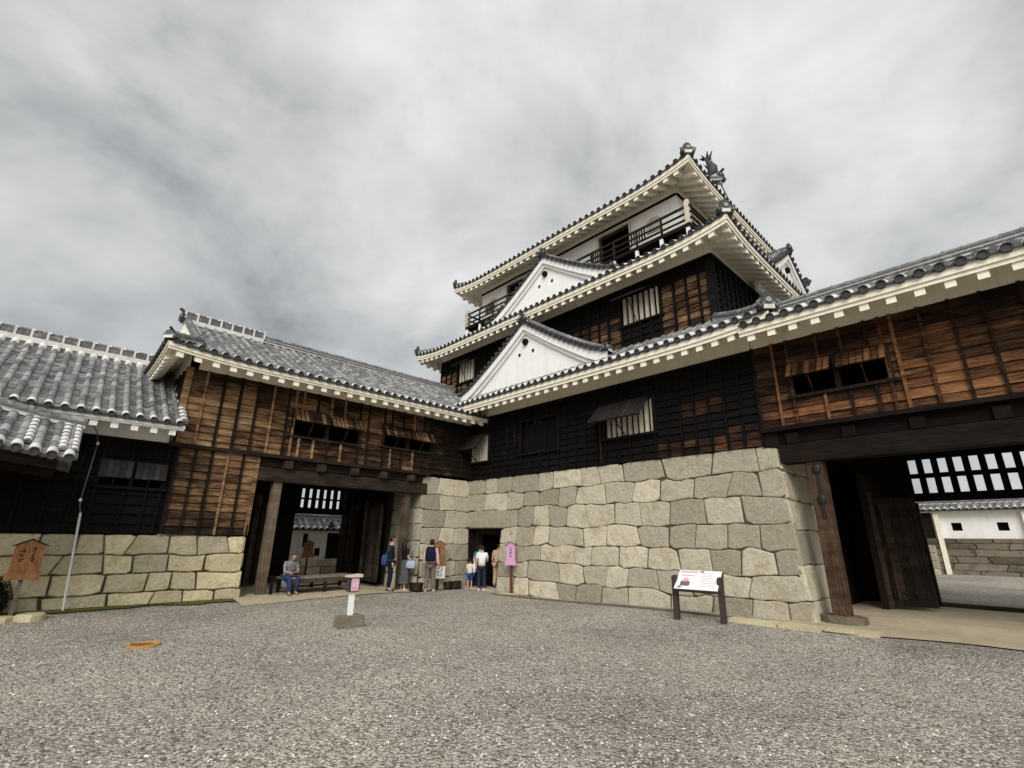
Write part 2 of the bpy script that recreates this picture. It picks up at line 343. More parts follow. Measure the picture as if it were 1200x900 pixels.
def window(parent, fr, h, mats, shutters, bars=0, depth=.5, barmat=None, rail=True, tag_=None):
    """opening with frame, dark room, top-hung shutters: (u0,u1,length,angle)"""
    u0, u1, z0, z1 = h
    f = MB(); w = .07
    fr.box(f, u0-w, u0, z0-w, z1+w, -.10, .085, 0, .35); fr.box(f, u1, u1+w, z0-w, z1+w, -.10, .085, 0, .3)
    fr.box(f, u0, u1, z1, z1+w, -.10, .08, 0, .25)
    fr.box(f, u0-.12, u1+.12, z0-w, z0, -.10, .12, 0, .3)
    for k in range(len(shutters)-1): m = (shutters[k][1]+shutters[k+1][0])/2; fr.box(f, m-.05, m+.05, z0, z1, -.09, .075, 0, .35)
    o = f.build('window', mats[0], parent)
    r = MB()
    P = [fr(u0, z0, -.12), fr(u1, z0, -.12), fr(u1, z1, -.12), fr(u0, z1, -.12)]; Q = [fr(u0, z0, -.12-depth), fr(u1, z0, -.12-depth), fr(u1, z1, -.12-depth), fr(u0, z1, -.12-depth)]
    r.add(P+Q, [(0, 1, 5, 4), (1, 2, 6, 5), (2, 3, 7, 6), (3, 0, 4, 7), (4, 5, 6, 7)], 0, .1)
    r.build('recess', BLACK, o)
    if bars:
        b = MB()
        for i in range(bars):
            c = u0+(u1-u0)*(i+.5)/bars; bw = (u1-u0)/bars*.27
            fr.box(b, c-bw, c+bw, z0+.003, z1-.003, -.085, -.015, 0, R(.3, .7))
        b.build('lattice', barmat or LATTICE, o)
    for a, b_, L, ang in shutters:
        s = MB(); ca, sa = cos(radians(ang)), sin(radians(ang))
        def Q2(u, l, t): return fr(u, z1+.03-l*ca+t*sa, .09+l*sa+t*ca)
        n = max(3, round((b_-a)/.13))
        for i in range(n):
            x0 = a+(b_-a)*i/n+.003; x1 = a+(b_-a)*(i+1)/n-.003; rr = R(.25, .95); l1 = L+R(-.01, .01)
            s.hexa([Q2(x0, 0, 0), Q2(x1, 0, 0), Q2(x1, l1, 0), Q2(x0, l1, 0), Q2(x0, 0, .022), Q2(x1, 0, .022), Q2(x1, l1, .022), Q2(x0, l1, .022)], 0, rr)
            s.hexa([Q2(x1-.008, 0, .02), Q2(x1+.014, 0, .02), Q2(x1+.014, l1, .02), Q2(x1-.008, l1, .02), Q2(x1-.008, 0, .04), Q2(x1+.014, 0, .04), Q2(x1+.014, l1, .04), Q2(x1-.008, l1, .04)], 0, R(.2, .6))
        s.hexa([Q2(a, L-.05, -.03), Q2(b_, L-.05, -.03), Q2(b_, L, -.03), Q2(a, L, -.03), Q2(a, L-.05, 0), Q2(b_, L-.05, 0), Q2(b_, L, 0), Q2(a, L, 0)], 0, .3)
        if ang > 12:
            s.bar(Q2((a+b_)/2, L*.95, -.015), fr((a+b_)/2, z0+.02, .05), .025, .025, fr.U, 0, .4)
        s.build('shutter', mats[1], o)
    return o

def stones(mb, fr, rows, u0, u1, seed, wav=.05, wmin=.5, wmax=1.0, batter=0.0, ztop=0, left=None, right=None, big=None, flat_bottom=True, bulge=.016, first=None, gap=.008):
    """coursed rubble facing: rows = list of z levels, each stone its own rounded block"""
    rnd = random.Random(seed)
    nrow = len(rows)-1
    def zr(k, u):
        if k == 0 or k == nrow: return rows[k]
        a = wav*min(1, (rows[min(k+1, nrow)]-rows[k-1])*.9)
        return rows[k]+a*noise.noise(V(u*1.1+seed*3.3, k*9.7, seed))+a*.7*noise.noise(V(u*2.7, k*5.1+3, seed+2))
    def pt(u, z, d): return fr(u, z, d+batter*(ztop-z))
    for k in range(nrow):
        L = left(rows[k], rows[k+1]) if left else u0
        Rr = right((rows[k]+rows[k+1])/2) if right else u1
        js = [(L, 0)]; u = L
        wl = (wmin, wmax) if not big else big(k)
        if first and k in first:
            for w in first[k]: u += w; js.append((u, 0))
        while True:
            w = rnd.uniform(*wl)*(1.0 if rnd.random() > .18 else 1.45); u += w
            if u > Rr-wl[0]*.7: break
            js.append((u, rnd.uniform(-.09, .09)*(1 if rnd.random() < .6 else 2.3)))
        js.append((Rr, 0))
        for (a, ta), (b, tb) in zip(js, js[1:]):
            zm = (rows[k]+rows[k+1])/2; H = rows[k+1]-rows[k]
            def xe(u_, tl, z): return u_+tl*(z-zm)/H
            ns = 5; poly = []
            for i in range(ns+1):
                uu = a+(b-a)*i/ns; z = zr(k, uu); poly.append((xe(a, ta, z)+(xe(b, tb, z)-xe(a, ta, z))*i/ns, z))
            for i in range(ns+1):
                uu = b-(b-a)*i/ns; z = zr(k+1, uu); poly.append((xe(b, tb, z)+(xe(a, ta, z)-xe(b, tb, z))*i/ns, z))
            # chamfer the corners a little
            cx = sum(p[0] for p in poly)/len(poly); cz = sum(p[1] for p in poly)/len(poly)
            hw, hh = (b-a)/2, H/2; cor = [rnd.uniform(.0, .10) if rnd.random() < .75 else rnd.uniform(.10, .24) for _ in range(4)]
            q = []
            for (x, z) in poly:
                fx = (x-cx)/hw; fz = (z-cz)/hh; c = cor[(fx > 0)+2*(fz > 0)]
                if abs(fx) > .9 and abs(fz) > .75: x -= c*hw*.35*(1 if fx > 0 else -1); z -= c*hh*1.1*(1 if fz > 0 else -1)
                q.append((x, z))
            poly = q; n = len(poly); mn = min(hw, hh)
            def ring(sh, d):
                o = []
                for x, z in poly:
                    dx, dz = x-cx, z-cz
                    x2 = cx+dx*(1-sh/hw); z2 = cz+dz*(1-sh/hh)
                    o.append(pt(x2, z2, d+noise.noise(V(x2*2.6, z2*2.6, seed*5+k))*.016))
                return o
            vs = ring(gap*.5, -.10)+ring(gap*.5, -.016)+ring(gap+.006, bulge*.35)+ring(.034*min(1, mn/.22), bulge*.9)
            vs += [pt(cx, cz, bulge*(1.0+rnd.uniform(-.4, .5)))]
            fs = [(g*n+i, g*n+(i+1) % n, (g+1)*n+(i+1) % n, (g+1)*n+i) for g in range(3) for i in range(n)]+[(3*n+i, 3*n+(i+1) % n, 4*n) for i in range(n)]
            mb.add(vs, fs, 0, rnd.random(), False)

# ------------------------------------------------------------------ roofs
class Slope:
    def __init__(s, fr, u0, u1, over, ze, run, rise, m0=0, m1=0, sh=None, l0=0, l1=0, curve=.12, lw=2.6):
        s.fr, s.u0, s.u1, s.over, s.ze, s.run, s.rise, s.m0, s.m1, s.l0, s.l1, s.c, s.lw = fr, u0, u1, over, ze, run, rise, m0, m1, l0, l1, curve, lw
        s.sh = run if sh is None else sh
    def z(s, u, t):
        q = t/s.run; lift = s.l0*max(0, 1-(u-s.u0)/s.lw)**2.2+s.l1*max(0, 1-(s.u1-u)/s.lw)**2.2
        return s.ze+s.rise*((1-s.c)*q+s.c*q*q)+lift*max(0, 1-t/min(s.run, 2.6))**2
    def p(s, u, t, dz=0): return s.fr(u, s.z(u, t)+dz, s.over-t)
    def lo(s, t): return s.u0+s.m0*min(t, s.sh)
    def hi(s, t): return s.u1-s.m1*min(t, s.sh)
    def tmax(s, u):
        t = s.run
        if s.m0 and u < s.u0+s.m0*s.sh: t = min(t, (u-s.u0)/s.m0)
        if s.m1 and u > s.u1-s.m1*s.sh: t = min(t, (s.u1-u)/s.m1)
        return t
    def tiles(s, mb, sp=.29, rad=.078, course=.24, collar=.16, clip=None, seg=.30):
        n = max(2, round((s.u1-s.u0)/sp)); sp = (s.u1-s.u0)/n
        us = [s.u0+sp*(i+.5) for i in range(n)]
        edges = [s.u0]+us+[s.u1]
        # pan tiles, stepped courses
        for a, b in zip(edges, edges[1:]):
            tm = min(s.run, max(s.tmax(a), s.tmax(b)) if (s.m0 or s.m1) else s.run)
            tm = max(min(s.tmax(a), s.tmax(b)), 0)
            t = -.03; k = 0
            while t < tm-.02:
                t1 = min(t+course, tm); m = (a+b)/2; r = R(0, .75)
                A, Mm, B = (a, .028), (m, .0), (b, .028)
                lo_ = [s.p(u, t, d+.024) for u, d in (A, Mm, B)]; hi_ = [s.p(u, t1, d+.0) for u, d in (A, Mm, B)]; fo = [s.p(u, t, d-.012) for u, d in (A, Mm, B)]
                mb.add(lo_+hi_+fo, [(0, 1, 4, 3), (1, 2, 5, 4), (6, 7, 1, 0), (7, 8, 2, 1)], 0, r)
                t = t1; k += 1
        # deck below
        K = 8; J = 12
        vs = []
        for i in range(K+1):
            t = s.run*i/K
            for j in range(J+1): vs.append(s.p(s.lo(t)+(s.hi(t)-s.lo(t))*j/J, t, -.03))
        mb.add(vs, [(i*(J+1)+j, i*(J+1)+j+1, (i+1)*(J+1)+j+1, (i+1)*(J+1)+j) for i in range(K) for j in range(J)], 0, .2)
        # round cover tiles
        H = 6
        for u in us:
            tm = s.tmax(u)
            if tm < .06: continue
            t = -.07; first = True
            while t < tm-.03:
                L = collar if first else seg; t1 = min(t+L, tm)
                r0, r1 = (rad*1.1, rad*1.08) if (first and collar > .05) else (rad*1.05, rad*.9)
                P0 = [s.p(u+r0*cos(pi*j/H), t, .02+r0*1.1*sin(pi*j/H)) for j in range(H+1)]; P1 = [s.p(u+r1*cos(pi*j/H), t1+.01, .02+r1*1.1*sin(pi*j/H)) for j in range(H+1)]
                mi = 1 if (first and collar > .05) else 0
                mb.add(P0+P1, [(j, j+1, H+2+j, H+1+j) for j in range(H)], mi, R(.25, 1), True)
                if not first: mb.add(P0, [tuple(range(H+1))], mi, .15)
                if first:   # the round end tile: light rim, dark recessed face
                    c = s.p(u, t, .02); ax = s.fr.U; n_ = s.fr.N; q = 12; ro = rad*1.06; ri = rad*.80
                    ring = lambda rr, o: [c+ax*(rr*cos(2*pi*j/q))+Z*(rr*sin(2*pi*j/q)+.012)+n_*o for j in range(q)]
                    a, b, d, e = ring(ro, -.06), ring(ro, .02), ring(ri, .02), ring(ri, -.005)
                    mb.add(a+b+d+e, [(g*q+j, g*q+(j+1) % q, (g+1)*q+(j+1) % q, (g+1)*q+j) for g in range(2) for j in range(q)], 2, .5)
                    mb.add(d+e, [(j, (j+1) % q, q+(j+1) % q, q+j) for j in range(q)]+[tuple(range(q, 2*q))], 2, .3)
                first = False; t = t1
        # hanging lip of the pan tiles at the eave
        for a, b in zip(us, us[1:]):
            m = (a+b)/2; w = (b-a)/2
            top = [s.p(m+w*x, -.06, .015+.02*x*x) for x in (-1, -.5, 0, .5, 1)]; bot = [s.p(m+w*x, -.06, -.018-.028*(1-x*x)) for x in (-1, -.5, 0, .5, 1)]
            mb.add(top+bot, [(j, j+5, j+6, j+1) for j in range(4)], 2, .4)
    def plaster(s, mb, teeth=.42, tw=.16, th=.15, nose=.34, fas=.15, soff=None, rafters=False, a0=None, a1=None):
        """plastered fascia, soffit and rafter noses"""
        L0 = s.u0 if a0 is None else a0; L1 = s.u1 if a1 is None else a1
        n = max(4, int((L1-L0)/.5)); us = [L0+(L1-L0)*i/n for i in range(n+1)]
        so_ = s.over if soff is None else soff
        def sect(u, t, dz): return s.p(min(max(u, s.lo(max(t, 0))), s.hi(max(t, 0))), t, dz)
        for (t0, t1, za, zb) in ((-.02, .075, -.03-fas*.6, -.035), (.015, .12, -.03-fas, -.03-fas*.6)):
            vs = []
            for u in us: vs += [sect(u, t0, zb), sect(u, t0, za), sect(u, t1, za), sect(u, t1, zb)]
            fs = [(i*4+j, (i+1)*4+j, (i+1)*4+(j+1) % 4, i*4+(j+1) % 4) for i in range(n) for j in range(4)]+[(0, 1, 2, 3), (n*4+3, n*4+2, n*4+1, n*4)]
            mb.add(vs, fs, 0, .6)
        K = 4; vs = []
        for i in range(K+1):
            t = .06+(so_+.02-.06)*i/K
            for j in range(n+1):
                uu = s.lo(t)+(s.hi(t)-s.lo(t))*j/n if (a0 is None and a1 is None) else min(max(us[j], s.lo(t)), s.hi(t))
                vs.append(s.p(uu, t, -.03-fas*.72))
        mb.add(vs, [(i*(n+1)+j, (i+1)*(n+1)+j, (i+1)*(n+1)+j+1, i*(n+1)+j+1) for i in range(K) for j in range(n)], 0, .4)
        k = int((L1-L0-.2)/teeth); off = ((L1-L0)-k*teeth)/2
        for i in range(k+1):
            u = L0+off+i*teeth; tm = min(nose if not rafters else so_+.05, s.tmax(u)-.05)
            if tm < .15: continue
            za, zb = -.03-fas-th, -.03-fas*.6
            m = 1 if not rafters else 4
            for q in range(m):
                t0 = .05+(tm-.05)*q/m; t1 = .05+(tm-.05)*(q+1)/m
                mb.hexa([s.p(u-tw/2, t0, za), s.p(u+tw/2, t0, za), s.p(u+tw/2, t1, za), s.p(u-tw/2, t1, za), s.p(u-tw/2, t0, zb), s.p(u+tw/2, t0, zb), s.p(u+tw/2, t1, zb), s.p(u-tw/2, t1, zb)], 0, .7)
    def hip(s, end):      # points along the hip at that end
        out = []
        for i in range(9):
            t = s.sh*i/8-.05*(i == 0); u = (s.u0+s.m0*max(t, -.05)) if end == 0 else (s.u1-s.m1*max(t, -.05)); out.append(s.p(u, t, .03))
        return out

def halfpipe(mb, path, rad, seg, joint, mi=0, jmi=1, up=Z, squash=1.0):
    """row of half-round tiles along a path, a mortar joint between each pair"""
    pts = [Vector(p) for p in path]; L = [0]
    for a, b in zip(pts, pts[1:]): L.append(L[-1]+(b-a).length)
    def at(d):
        d = max(0, min(L[-1], d))
        for i in range(len(pts)-1):
            if d <= L[i+1] or i == len(pts)-2:
                f = (d-L[i])/max(1e-6, L[i+1]-L[i]); return pts[i].lerp(pts[i+1], f), (pts[i+1]-pts[i]).normalized()
    d = 0; H = 6
    while d < L[-1]-.02:
        e = min(d+seg, L[-1])
        for (x, y, rr, m_) in ((d, e-joint, rad, mi), (e-joint, e, rad*1.14, jmi)):
            if y-x < .004: continue
            ring = []
            for q in (x, y):
                c, t = at(q); sd_ = t.cross(up).normalized(); u2 = sd_.cross(t)
                ring += [c+sd_*(rr*cos(pi*j/H))+u2*(rr*squash*sin(pi*j/H)) for j in range(H+1)]
            mb.add(ring, [(j, j+1, H+2+j, H+1+j) for j in range(H)]+[tuple(range(H+1)), tuple(range(2*H+1, H, -1))], m_, R(.2, .9), False)
        d = e
def ridge(mb, path, w=.26, h=.20, cap=.085, seg=.34, joint=.07, layers=2):
    """stacked ridge: mortar courses, overhanging flat tiles, half-round crown"""
    zz = -.03
    for k in range(layers):
        ww = w*(1-.12*k); h1 = h/layers
        mb.sweep(path, [(-ww/2, zz), (ww/2, zz), (ww/2, zz+h1*.62), (-ww/2, zz+h1*.62)], 1, .5)
        mb.sweep(path, [(-ww/2-.03, zz+h1*.62), (ww/2+.03, zz+h1*.62), (ww/2+.03, zz+h1), (-ww/2-.03, zz+h1)], 0, .35)
        zz += h1
    halfpipe(mb, [Vector(p)+Z*zz for p in path], cap*1.25, seg, joint*.6, 0, 0)
def block_ridge(mb, path, w=.28, h=.30):
    """tall ridge of grey tile blocks set between white mortar uprights"""
    mb.sweep(path, [(-w/2, -.1), (w/2, -.1), (w/2, .05), (-w/2, .05)], 1, .5)
    a, b = Vector(path[0]), Vector(path[-1]); n = round((b-a).length/.33)
    for i in range(n):
        p = a.lerp(b, (i+.09)/n); q = a.lerp(b, (i+.91)/n); d = (q-p).normalized(); s_ = d.cross(Z)
        mb.hexa([p-s_*w*.42+Z*.05, p+s_*w*.42+Z*.05, q+s_*w*.42+Z*.05, q-s_*w*.42+Z*.05, p-s_*w*.42+Z*h*.8, p+s_*w*.42+Z*h*.8, q+s_*w*.42+Z*h*.8, q-s_*w*.42+Z*h*.8], 0, R(.1, .5))
    for i in range(n+1):
        p = a.lerp(b, (i-.085)/n); q = a.lerp(b, (i+.085)/n); d = (b-a).normalized(); s_ = d.cross(Z)
        mb.hexa([p-s_*w*.5+Z*.05, p+s_*w*.5+Z*.05, q+s_*w*.5+Z*.05, q-s_*w*.5+Z*.05, p-s_*w*.5+Z*h, p+s_*w*.5+Z*h, q+s_*w*.5+Z*h, q-s_*w*.5+Z*h], 1, .6)
    halfpipe(mb, [a+Z*h*.78, b+Z*h*.78], w*.46, .33, .06, 0, 1, squash=.55)
ONI = [(-.30, -.12), (-.34, .02), (-.24, .10), (-.27, .24), (-.17, .30), (-.15, .42), (-.06, .50), (.06, .50), (.15, .42), (.17, .30), (.27, .24), (.24, .10), (.34, .02), (.30, -.12)]
def oni(mb, c, N, k=1.0, horn=True):
    """demon-tile ornament closing a ridge end, facing N"""
    c = Vector(c); N = Vector(N).normalized(); A = Z.cross(N).normalized()
    P = lambda a, b, t: c+A*a*k+Z*b*k+N*t*k
    mb.prism(ONI, P, -.12, .02, 2, .4)
    mb.prism([(a*.78, b*.8+.02) for a, b in ONI], P, .02, .06, 2, .3)
    q = 12; mb.prism([(.13*cos(2*pi*j/q), .17+.13*sin(2*pi*j/q)) for j in range(q)], P, .06, .12, 2, .4)
    mb.prism([(.09*cos(2*pi*j/q), .17+.09*sin(2*pi*j/q)) for j in range(q)], P, .12, .14, 0, .8)
    for sx in (-1, 1):
        mb.tube([P(sx*.22, -.02, .05), P(sx*.31, .03, .07), P(sx*.33, .12, .07), P(sx*.27, .16, .07), P(sx*.23, .12, .07)], [.05*k, .06*k, .055*k, .045*k, .03*k], 7, 0, .4)
    if horn: mb.tube([P(0, .44, -.18), P(0, .50, .0), P(0, .60, .17)], [.085*k, .085*k, .08*k], 9, 2, .4)
ROOFM = [TILE, MORTAR, TILE_D]

# ------------------------------------------------------------------ ground
def ground():
    mb = MB(); xs = [-400, -150, -60]+[-30+i*.75 for i in range(81)]+[60, 150, 400]; ys = [-400, -150, -60]+[-30+i*.75 for i in range(94)]+[70, 150, 400]
    n = len(ys)
    vs = [(x, y, gz(x, y)) for x in xs for y in ys]
    mb.add(vs, [(i*n+j, (i+1)*n+j, (i+1)*n+j+1, i*n+j+1) for i in range(len(xs)-1) for j in range(n-1)], 0, .5, True)
    struct(mb.build('ground', GRAVEL))
    def sheet(name, m, poly_edges, dz=.008):   # strips: list of ((x,y),(x,y)) cross lines
        mb = MB(); K = 48; vs = []
        for a, b in poly_edges:
            for i in range(K+1): x = a[0]+(b[0]-a[0])*i/K; y = a[1]+(b[1]-a[1])*i/K; vs.append((x, y, gz(x, y)+dz))
        mb.add(vs, [(i*(K+1)+j, (i+1)*(K+1)+j, (i+1)*(K+1)+j+1, i*(K+1)+j+1) for i in range(len(poly_edges)-1) for j in range(K)], 0, .5, True)
        return struct(mb.build(name, m))
    ed = []
    for i in range(41):
        y = -7.9+i*(7.9-.5)/40; f = i/40
        ed.append(((1.0-.75*f+.07*fbm(y, 0, 1.2)+(0 if f < .85 else -.5*(f-.85)), y), (-14, y*1.0-1.5*0)))
    o = sheet('earth_path', EARTH, ed, .022)
    ed = [((10.9+i*.3, -1.28+.55*S((i*.3-1.2)/2)+.05*fbm(i*.4, 2, 1)), (10.9+i*.3, 4.6)) for i in range(30)]
    sheet('earth_floor', EARTH, ed, .022)
    ed = [((.42+.16*fbm(i*.22, 4, 1.5), -13.5+i*.28), (-.1, -13.5+i*.28)) for i in range(21)]
    sheet('moss_strip', MOSS, ed, .02)
    # narrow paved gutter along the keep's stone base
    mb = MB(); x = 2.4
    while x < 10.6:
        w = R(.7, 1.3); b = .30*(3.7/3.73)
        y0 = -.78-.02*x; mb.hexa([(x, y0, gz(x, y0)-.1), (x+w-.02, y0, gz(x+w, y0)-.1), (x+w-.02, y0+.16, gz(x+w, y0)-.1), (x, y0+.16, gz(x, y0)-.1), (x, y0, gz(x, y0)+.028), (x+w-.02, y0, gz(x+w, y0)+.03), (x+w-.02, y0+.16, gz(x+w, y0)+.03), (x, y0+.16, gz(x, y0)+.03)], 0, R(.2, .5)); x += w
    struct(mb.build('kerb_edging', STONE_D))
    mb = MB()
    for a, b, c, d in ((10.35, -1.42, 11.3, -.98), (11.33, -1.36, 12.05, -.9), (12.08, -1.2, 12.9, -.78)):
        g = gz(a, b); mb.box((a, b, g-.15), (b*0+c, d, g+.055), 0, R(.5, .9))
    struct(mb.build('stone_paving', STONE_Y))
ground()
def pebbles():
    """loose stones lying on the near courtyard"""
    rnd = random.Random(77); vs, fs, rr = [], [], []
    a0 = math.atan2(FW.y, FW.x); n = 0
    while n < 34000:
        d = 3.6+13*rnd.random()**1.9; a = a0+rnd.uniform(-.98, .98); x, y = CAM.x+d*cos(a), CAM.y+d*sin(a)
        if x < 1.5 or y > -2.2 or (x-4.84)**2+(y+10.42)**2 < .09 or (abs(x-5.2) < .25 and abs(y+7.1) < .3): continue
        r = rnd.choice((.007, .009, .011, .013, .018))*rnd.uniform(.8, 1.25); t = rnd.uniform(0, 6.28); ca, sa = cos(t), sin(t); g = gz(x, y)+r*.25; o = len(vs); e = rnd.uniform(.6, .95)
        for (p, q, w) in ((1, .1, 0), (.15, e, .1), (-.95, -.1, .05), (-.1, -e, -.05), (.1, .05, .62), (-.5, .35, .45)): vs.append((x+r*(p*ca-q*sa), y+r*(p*sa+q*ca), g+r*w))
        fs += [(o, o+1, o+4), (o+1, o+5, o+4), (o+1, o+2, o+5), (o+2, o+3, o+5), (o+3, o+4, o+5), (o+3, o, o+4)]; rr += [rnd.random()]*6; n += 1
    m = MB(); m.v, m.f, m.r, m.mi, m.sm = vs, fs, rr, [0]*len(fs), [False]*len(fs)
    def b(t):
        t.color(t.ramp(t.attr(), [(0, (.10, .09, .08)), (.35, (.26, .24, .21)), (.7, (.42, .395, .35)), (.94, (.55, .52, .46)), (1, (.78, .76, .7))]))
    o = m.build('gravel_stones', mat('loose_stone', rough=.9, build=b, spec=.15)); o['kind'] = 'stuff'
pebbles()

# ------------------------------------------------------------------ stone walls
FL = Fr((0, 0, 0), (0, 1, 0), (1, 0, 0))          # left facade, u = y
FRR = Fr((0, 0, 0), (1, 0, 0), (0, -1, 0))        # right facade, u = x
def stone_base(name, label, cat, m):
    return thing(name, label, cat)
sw = thing('stone_wall', 'tall grey granite wall of fitted blocks carrying the black keep, with a doorway', 'stone wall', (6, 0, 0))
mb = MB(); TOPZ = 3.885
B = .30/3.73
rows_r = [0.0, .50, 1.02, 1.55, 2.10, 2.72, 3.30, TOPZ]
rb = lambda z: 11.38+B*(TOPZ-z)
stones(mb, FRR, rows_r, 0, 11.4, 3, wav=.10, wmin=.62, wmax=.98, batter=B, ztop=TOPZ,
       left=lambda a, b: 2.06 if b < 2.2 else -.02, right=rb, first={4: [2.9, .75], 5: [1.1, 1.2], 0: [.8]})
FS = Fr((11.38, 0, 0), (0, 1, 0), (1, 0, 0))
stones(mb, FS, [0, .55, 1.25, 1.98, 2.62, 3.28, TOPZ], 0, 1.6, 8, wav=.02, wmin=.7, wmax=1.0, batter=B, ztop=TOPZ, left=lambda a, b: -B*(TOPZ-(a+b)/2)+.0, right=lambda z: 2.4)
mb.build('facing_stones', STONE, sw)
mb = MB()
def bat_hex(x0, x1, z0, z1, m=0):   # battered backing with a front inset
    def c(x, z, e=0): return (x, -B*(TOPZ-z)+.035, z)
    xr0 = (x1+B*(TOPZ-z0)-.07) if x1 > 11 else x1; xr1 = (x1+B*(TOPZ-z1)-.07) if x1 > 11 else x1
    mb.hexa([c(x0, z0), c(xr0, z0), (xr0, 2.4, z0), (x0, 2.4, z0), c(x0, z1), c(xr1, z1), (xr1, 2.4, z1), (x0, 2.4, z1)], m, .2)
bat_hex(2.08, 11.38, 0, 2.07); bat_hex(-.0, 11.38, 2.07, TOPZ-.03)
mb.build('wall_core', GAP, sw)
dw = MB()
for a, b in (((.18, .30, 0), (.32, .55, 2.09)), ((1.92, .30, 0), (2.07, .55, 2.09))): dw.box(a, b, 0, .4)
dw.box((.32, .3, 1.88), (1.92, .55, 2.09), 0, .4)
dw.box((-.3, .03, 0), (.17, 2.6, 2.12), 0, .1)
d_ = dw.build('door_frame', POST_D, sw)
dk = MB(); dk.add([(0.0, .5, 0.02), (2.3, .5, .02), (2.3, .5, 2.1), (0, .5, 2.1), (0, 2.4, .02), (2.3, 2.4, .02), (2.3, 2.4, 2.1), (0, 2.4, 2.1)], [(4, 5, 6, 7), (0, 4, 7, 3), (1, 2, 6, 5), (0, 1, 5, 4)], 0, .1)
dk.build('dark_passage', BLACK, d_)
st = MB(); st.box((.3, -.35, 0), (2.0, .4, .07), 0, .6); st.build('doorstep', STONE, sw)
# pier beside the left gate
pr = thing('stone_pier', 'squared granite pier between the left gateway and the inner corner', 'stone pier', (0, -1, 0))
mb = MB()
stones(mb, FL, [0, .42, .95, 1.5, 2.08, 2.7, 3.25, TOPZ], -2.15, 0.0, 21, wav=.05, wmin=.55, wmax=.85, batter=.045, ztop=TOPZ)
FP = Fr((0, -2.15, 0), (-1, 0, 0), (0, -1, 0))
stones(mb, FP, [0, .5, 1.05, 1.62, 2.2, 2.75, 3.3, TOPZ], 0, 1.9, 22, wav=.03, wmin=.6, wmax=.95, batter=.045, ztop=TOPZ, left=lambda a, b: -.04*(TOPZ-(a+b)/2))
mb.build('facing_stones', STONE, pr)
mb = MB(); mb.box((-2.6, -2.1, 0), (-.035, 0.02, TOPZ-.02), 0, .2); mb.build('wall_core', GAP, pr)
# low base under the left wing
lw_ = thing('stone_wall', 'low yellowish rubble wall under the dark left wing', 'stone wall', (0, -11, 0))
mb = MB(); T2 = 1.70
stones(mb, FL, [.0, .38, .80, 1.24, T2], -17.0, -7.83, 35, wav=.07, wmin=.48, wmax=.85, batter=.04, ztop=T2, bulge=.035, gap=.015, right=lambda z: -7.83+.08*(T2-z))
FE = Fr((0, -7.83, 0), (-1, 0, 0), (0, 1, 0))
stones(mb, FE, [.0, .42, .85, 1.28, T2], 0, 2.2, 36, wav=.04, wmin=.5, wmax=.8, batter=.05, ztop=T2, bulge=.04, left=lambda a, b: -.03)
mb.build('facing_stones', STONE_Y, lw_)
mb = MB(); mb.box((-2.5, -17, 0), (-.035, -7.88, T2-.02), 0, .2); mb.build('wall_core', GAP, lw_)

# ------------------------------------------------------------------ left gatehouse
lg = thing('gatehouse', 'left gatehouse with orange-brown scorched board walls over an open gateway', 'gatehouse', (0, -5, 0))
YL, YR = -9.95, -.02
ZF, ZW = 3.98, 6.10
h1 = (-7.03, -4.86, 4.66, 5.42); h2 = (-3.93, -1.95, 4.76, 5.42)
mb = MB(); slab(mb, FL, YL, YR, ZF, ZW, -.28, 0, [h1, h2], 0, .15)
def bias_l(u, z):
    b = .70+.36*fbm(u, z, .55, 5)+.16*fbm(u*2, z*2, .6, 8)
    b -= .42*S((u+2.6)/1.2)+.25*S((z-5.55)/.5)+.10*S((u+5)/3)
    return min(.97, b)
def bat_l(u, z): return random.choice((.12, .15, .2, .1, .95, .9)) if u < -2.4 else .15
boards(mb, FL, YL, YR, ZF, ZW, .19, .46, [h1, h2], bias_l, 0, bat_l)
# corner post and end wall facing the wing
FLE = Fr((0, YL, 0), (-1, 0, 0), (0, -1, 0))
slab(mb, FLE, .28, 5.8, ZF, ZW, -.2, 0, (), 0, .2); boards(mb, FLE, 0, 5.8, ZF, ZW, .2, .5, (), lambda u, z: .15, 0)
FL.box(mb, YL-.07, YL+.09, ZF, ZW, -.05, .085, 0, .95)
mb.build('boarded_wall', WOOD_L, lg)
mb = MB(); slab(mb, FL, YL+.16, -7.83, T2+.02, ZF-.06, -.28, .0, (), 0, .15)
boards(mb, FL, YL+.16, -7.83, T2+.02, ZF-.06, .20, .42, (), lambda u, z: min(.97, .66+.35*fbm(u, z, .7, 15)-.2*S((2.4-z)/.6)), 0, lambda u, z: random.choice((.10, .15, .9, .12)) if u > YL+.3 else .1)
FL.box(mb, -7.89, -7.79, T2+.02, ZF-.06, -.05, .09, 0, .8)
slab(mb, Fr((0, -7.83, 0), (-1, 0, 0), (0, 1, 0)), .28, 4.9, T2, 3.95, -.2, 0, (), 0, .05)
mb.build('lower_boarded_wall', WOOD_L, lg)
mb = MB(); FL.box(mb, YL-.1, -1.95, ZF-.075, ZF+.02, -.1, .17, 0, .35); mb.build('floor_ledge', BEAM, lg)
mb = MB()
FL.box(mb, -7.86, -2.0, 3.24, 3.62, -.34, .07, 0, .5)
FL.box(mb, -7.86, -1.98, 3.66, 3.90, -.5, -.02, 0, .3)
mb.build('lintel', BEAM, lg)
for u in (-7.0, -6.0, -4.9, -3.85, -2.75): mb = MB(); FL.box(mb, u-.12, u+.12, 3.63, 3.86, -.3, .20, 0, R(.4, .7)); mb.build('joist_end', BEAM, lg)
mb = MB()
mb.box((-5.8, -7.85, 3.92), (-.3, -2.2, 3.98), 0, .1)
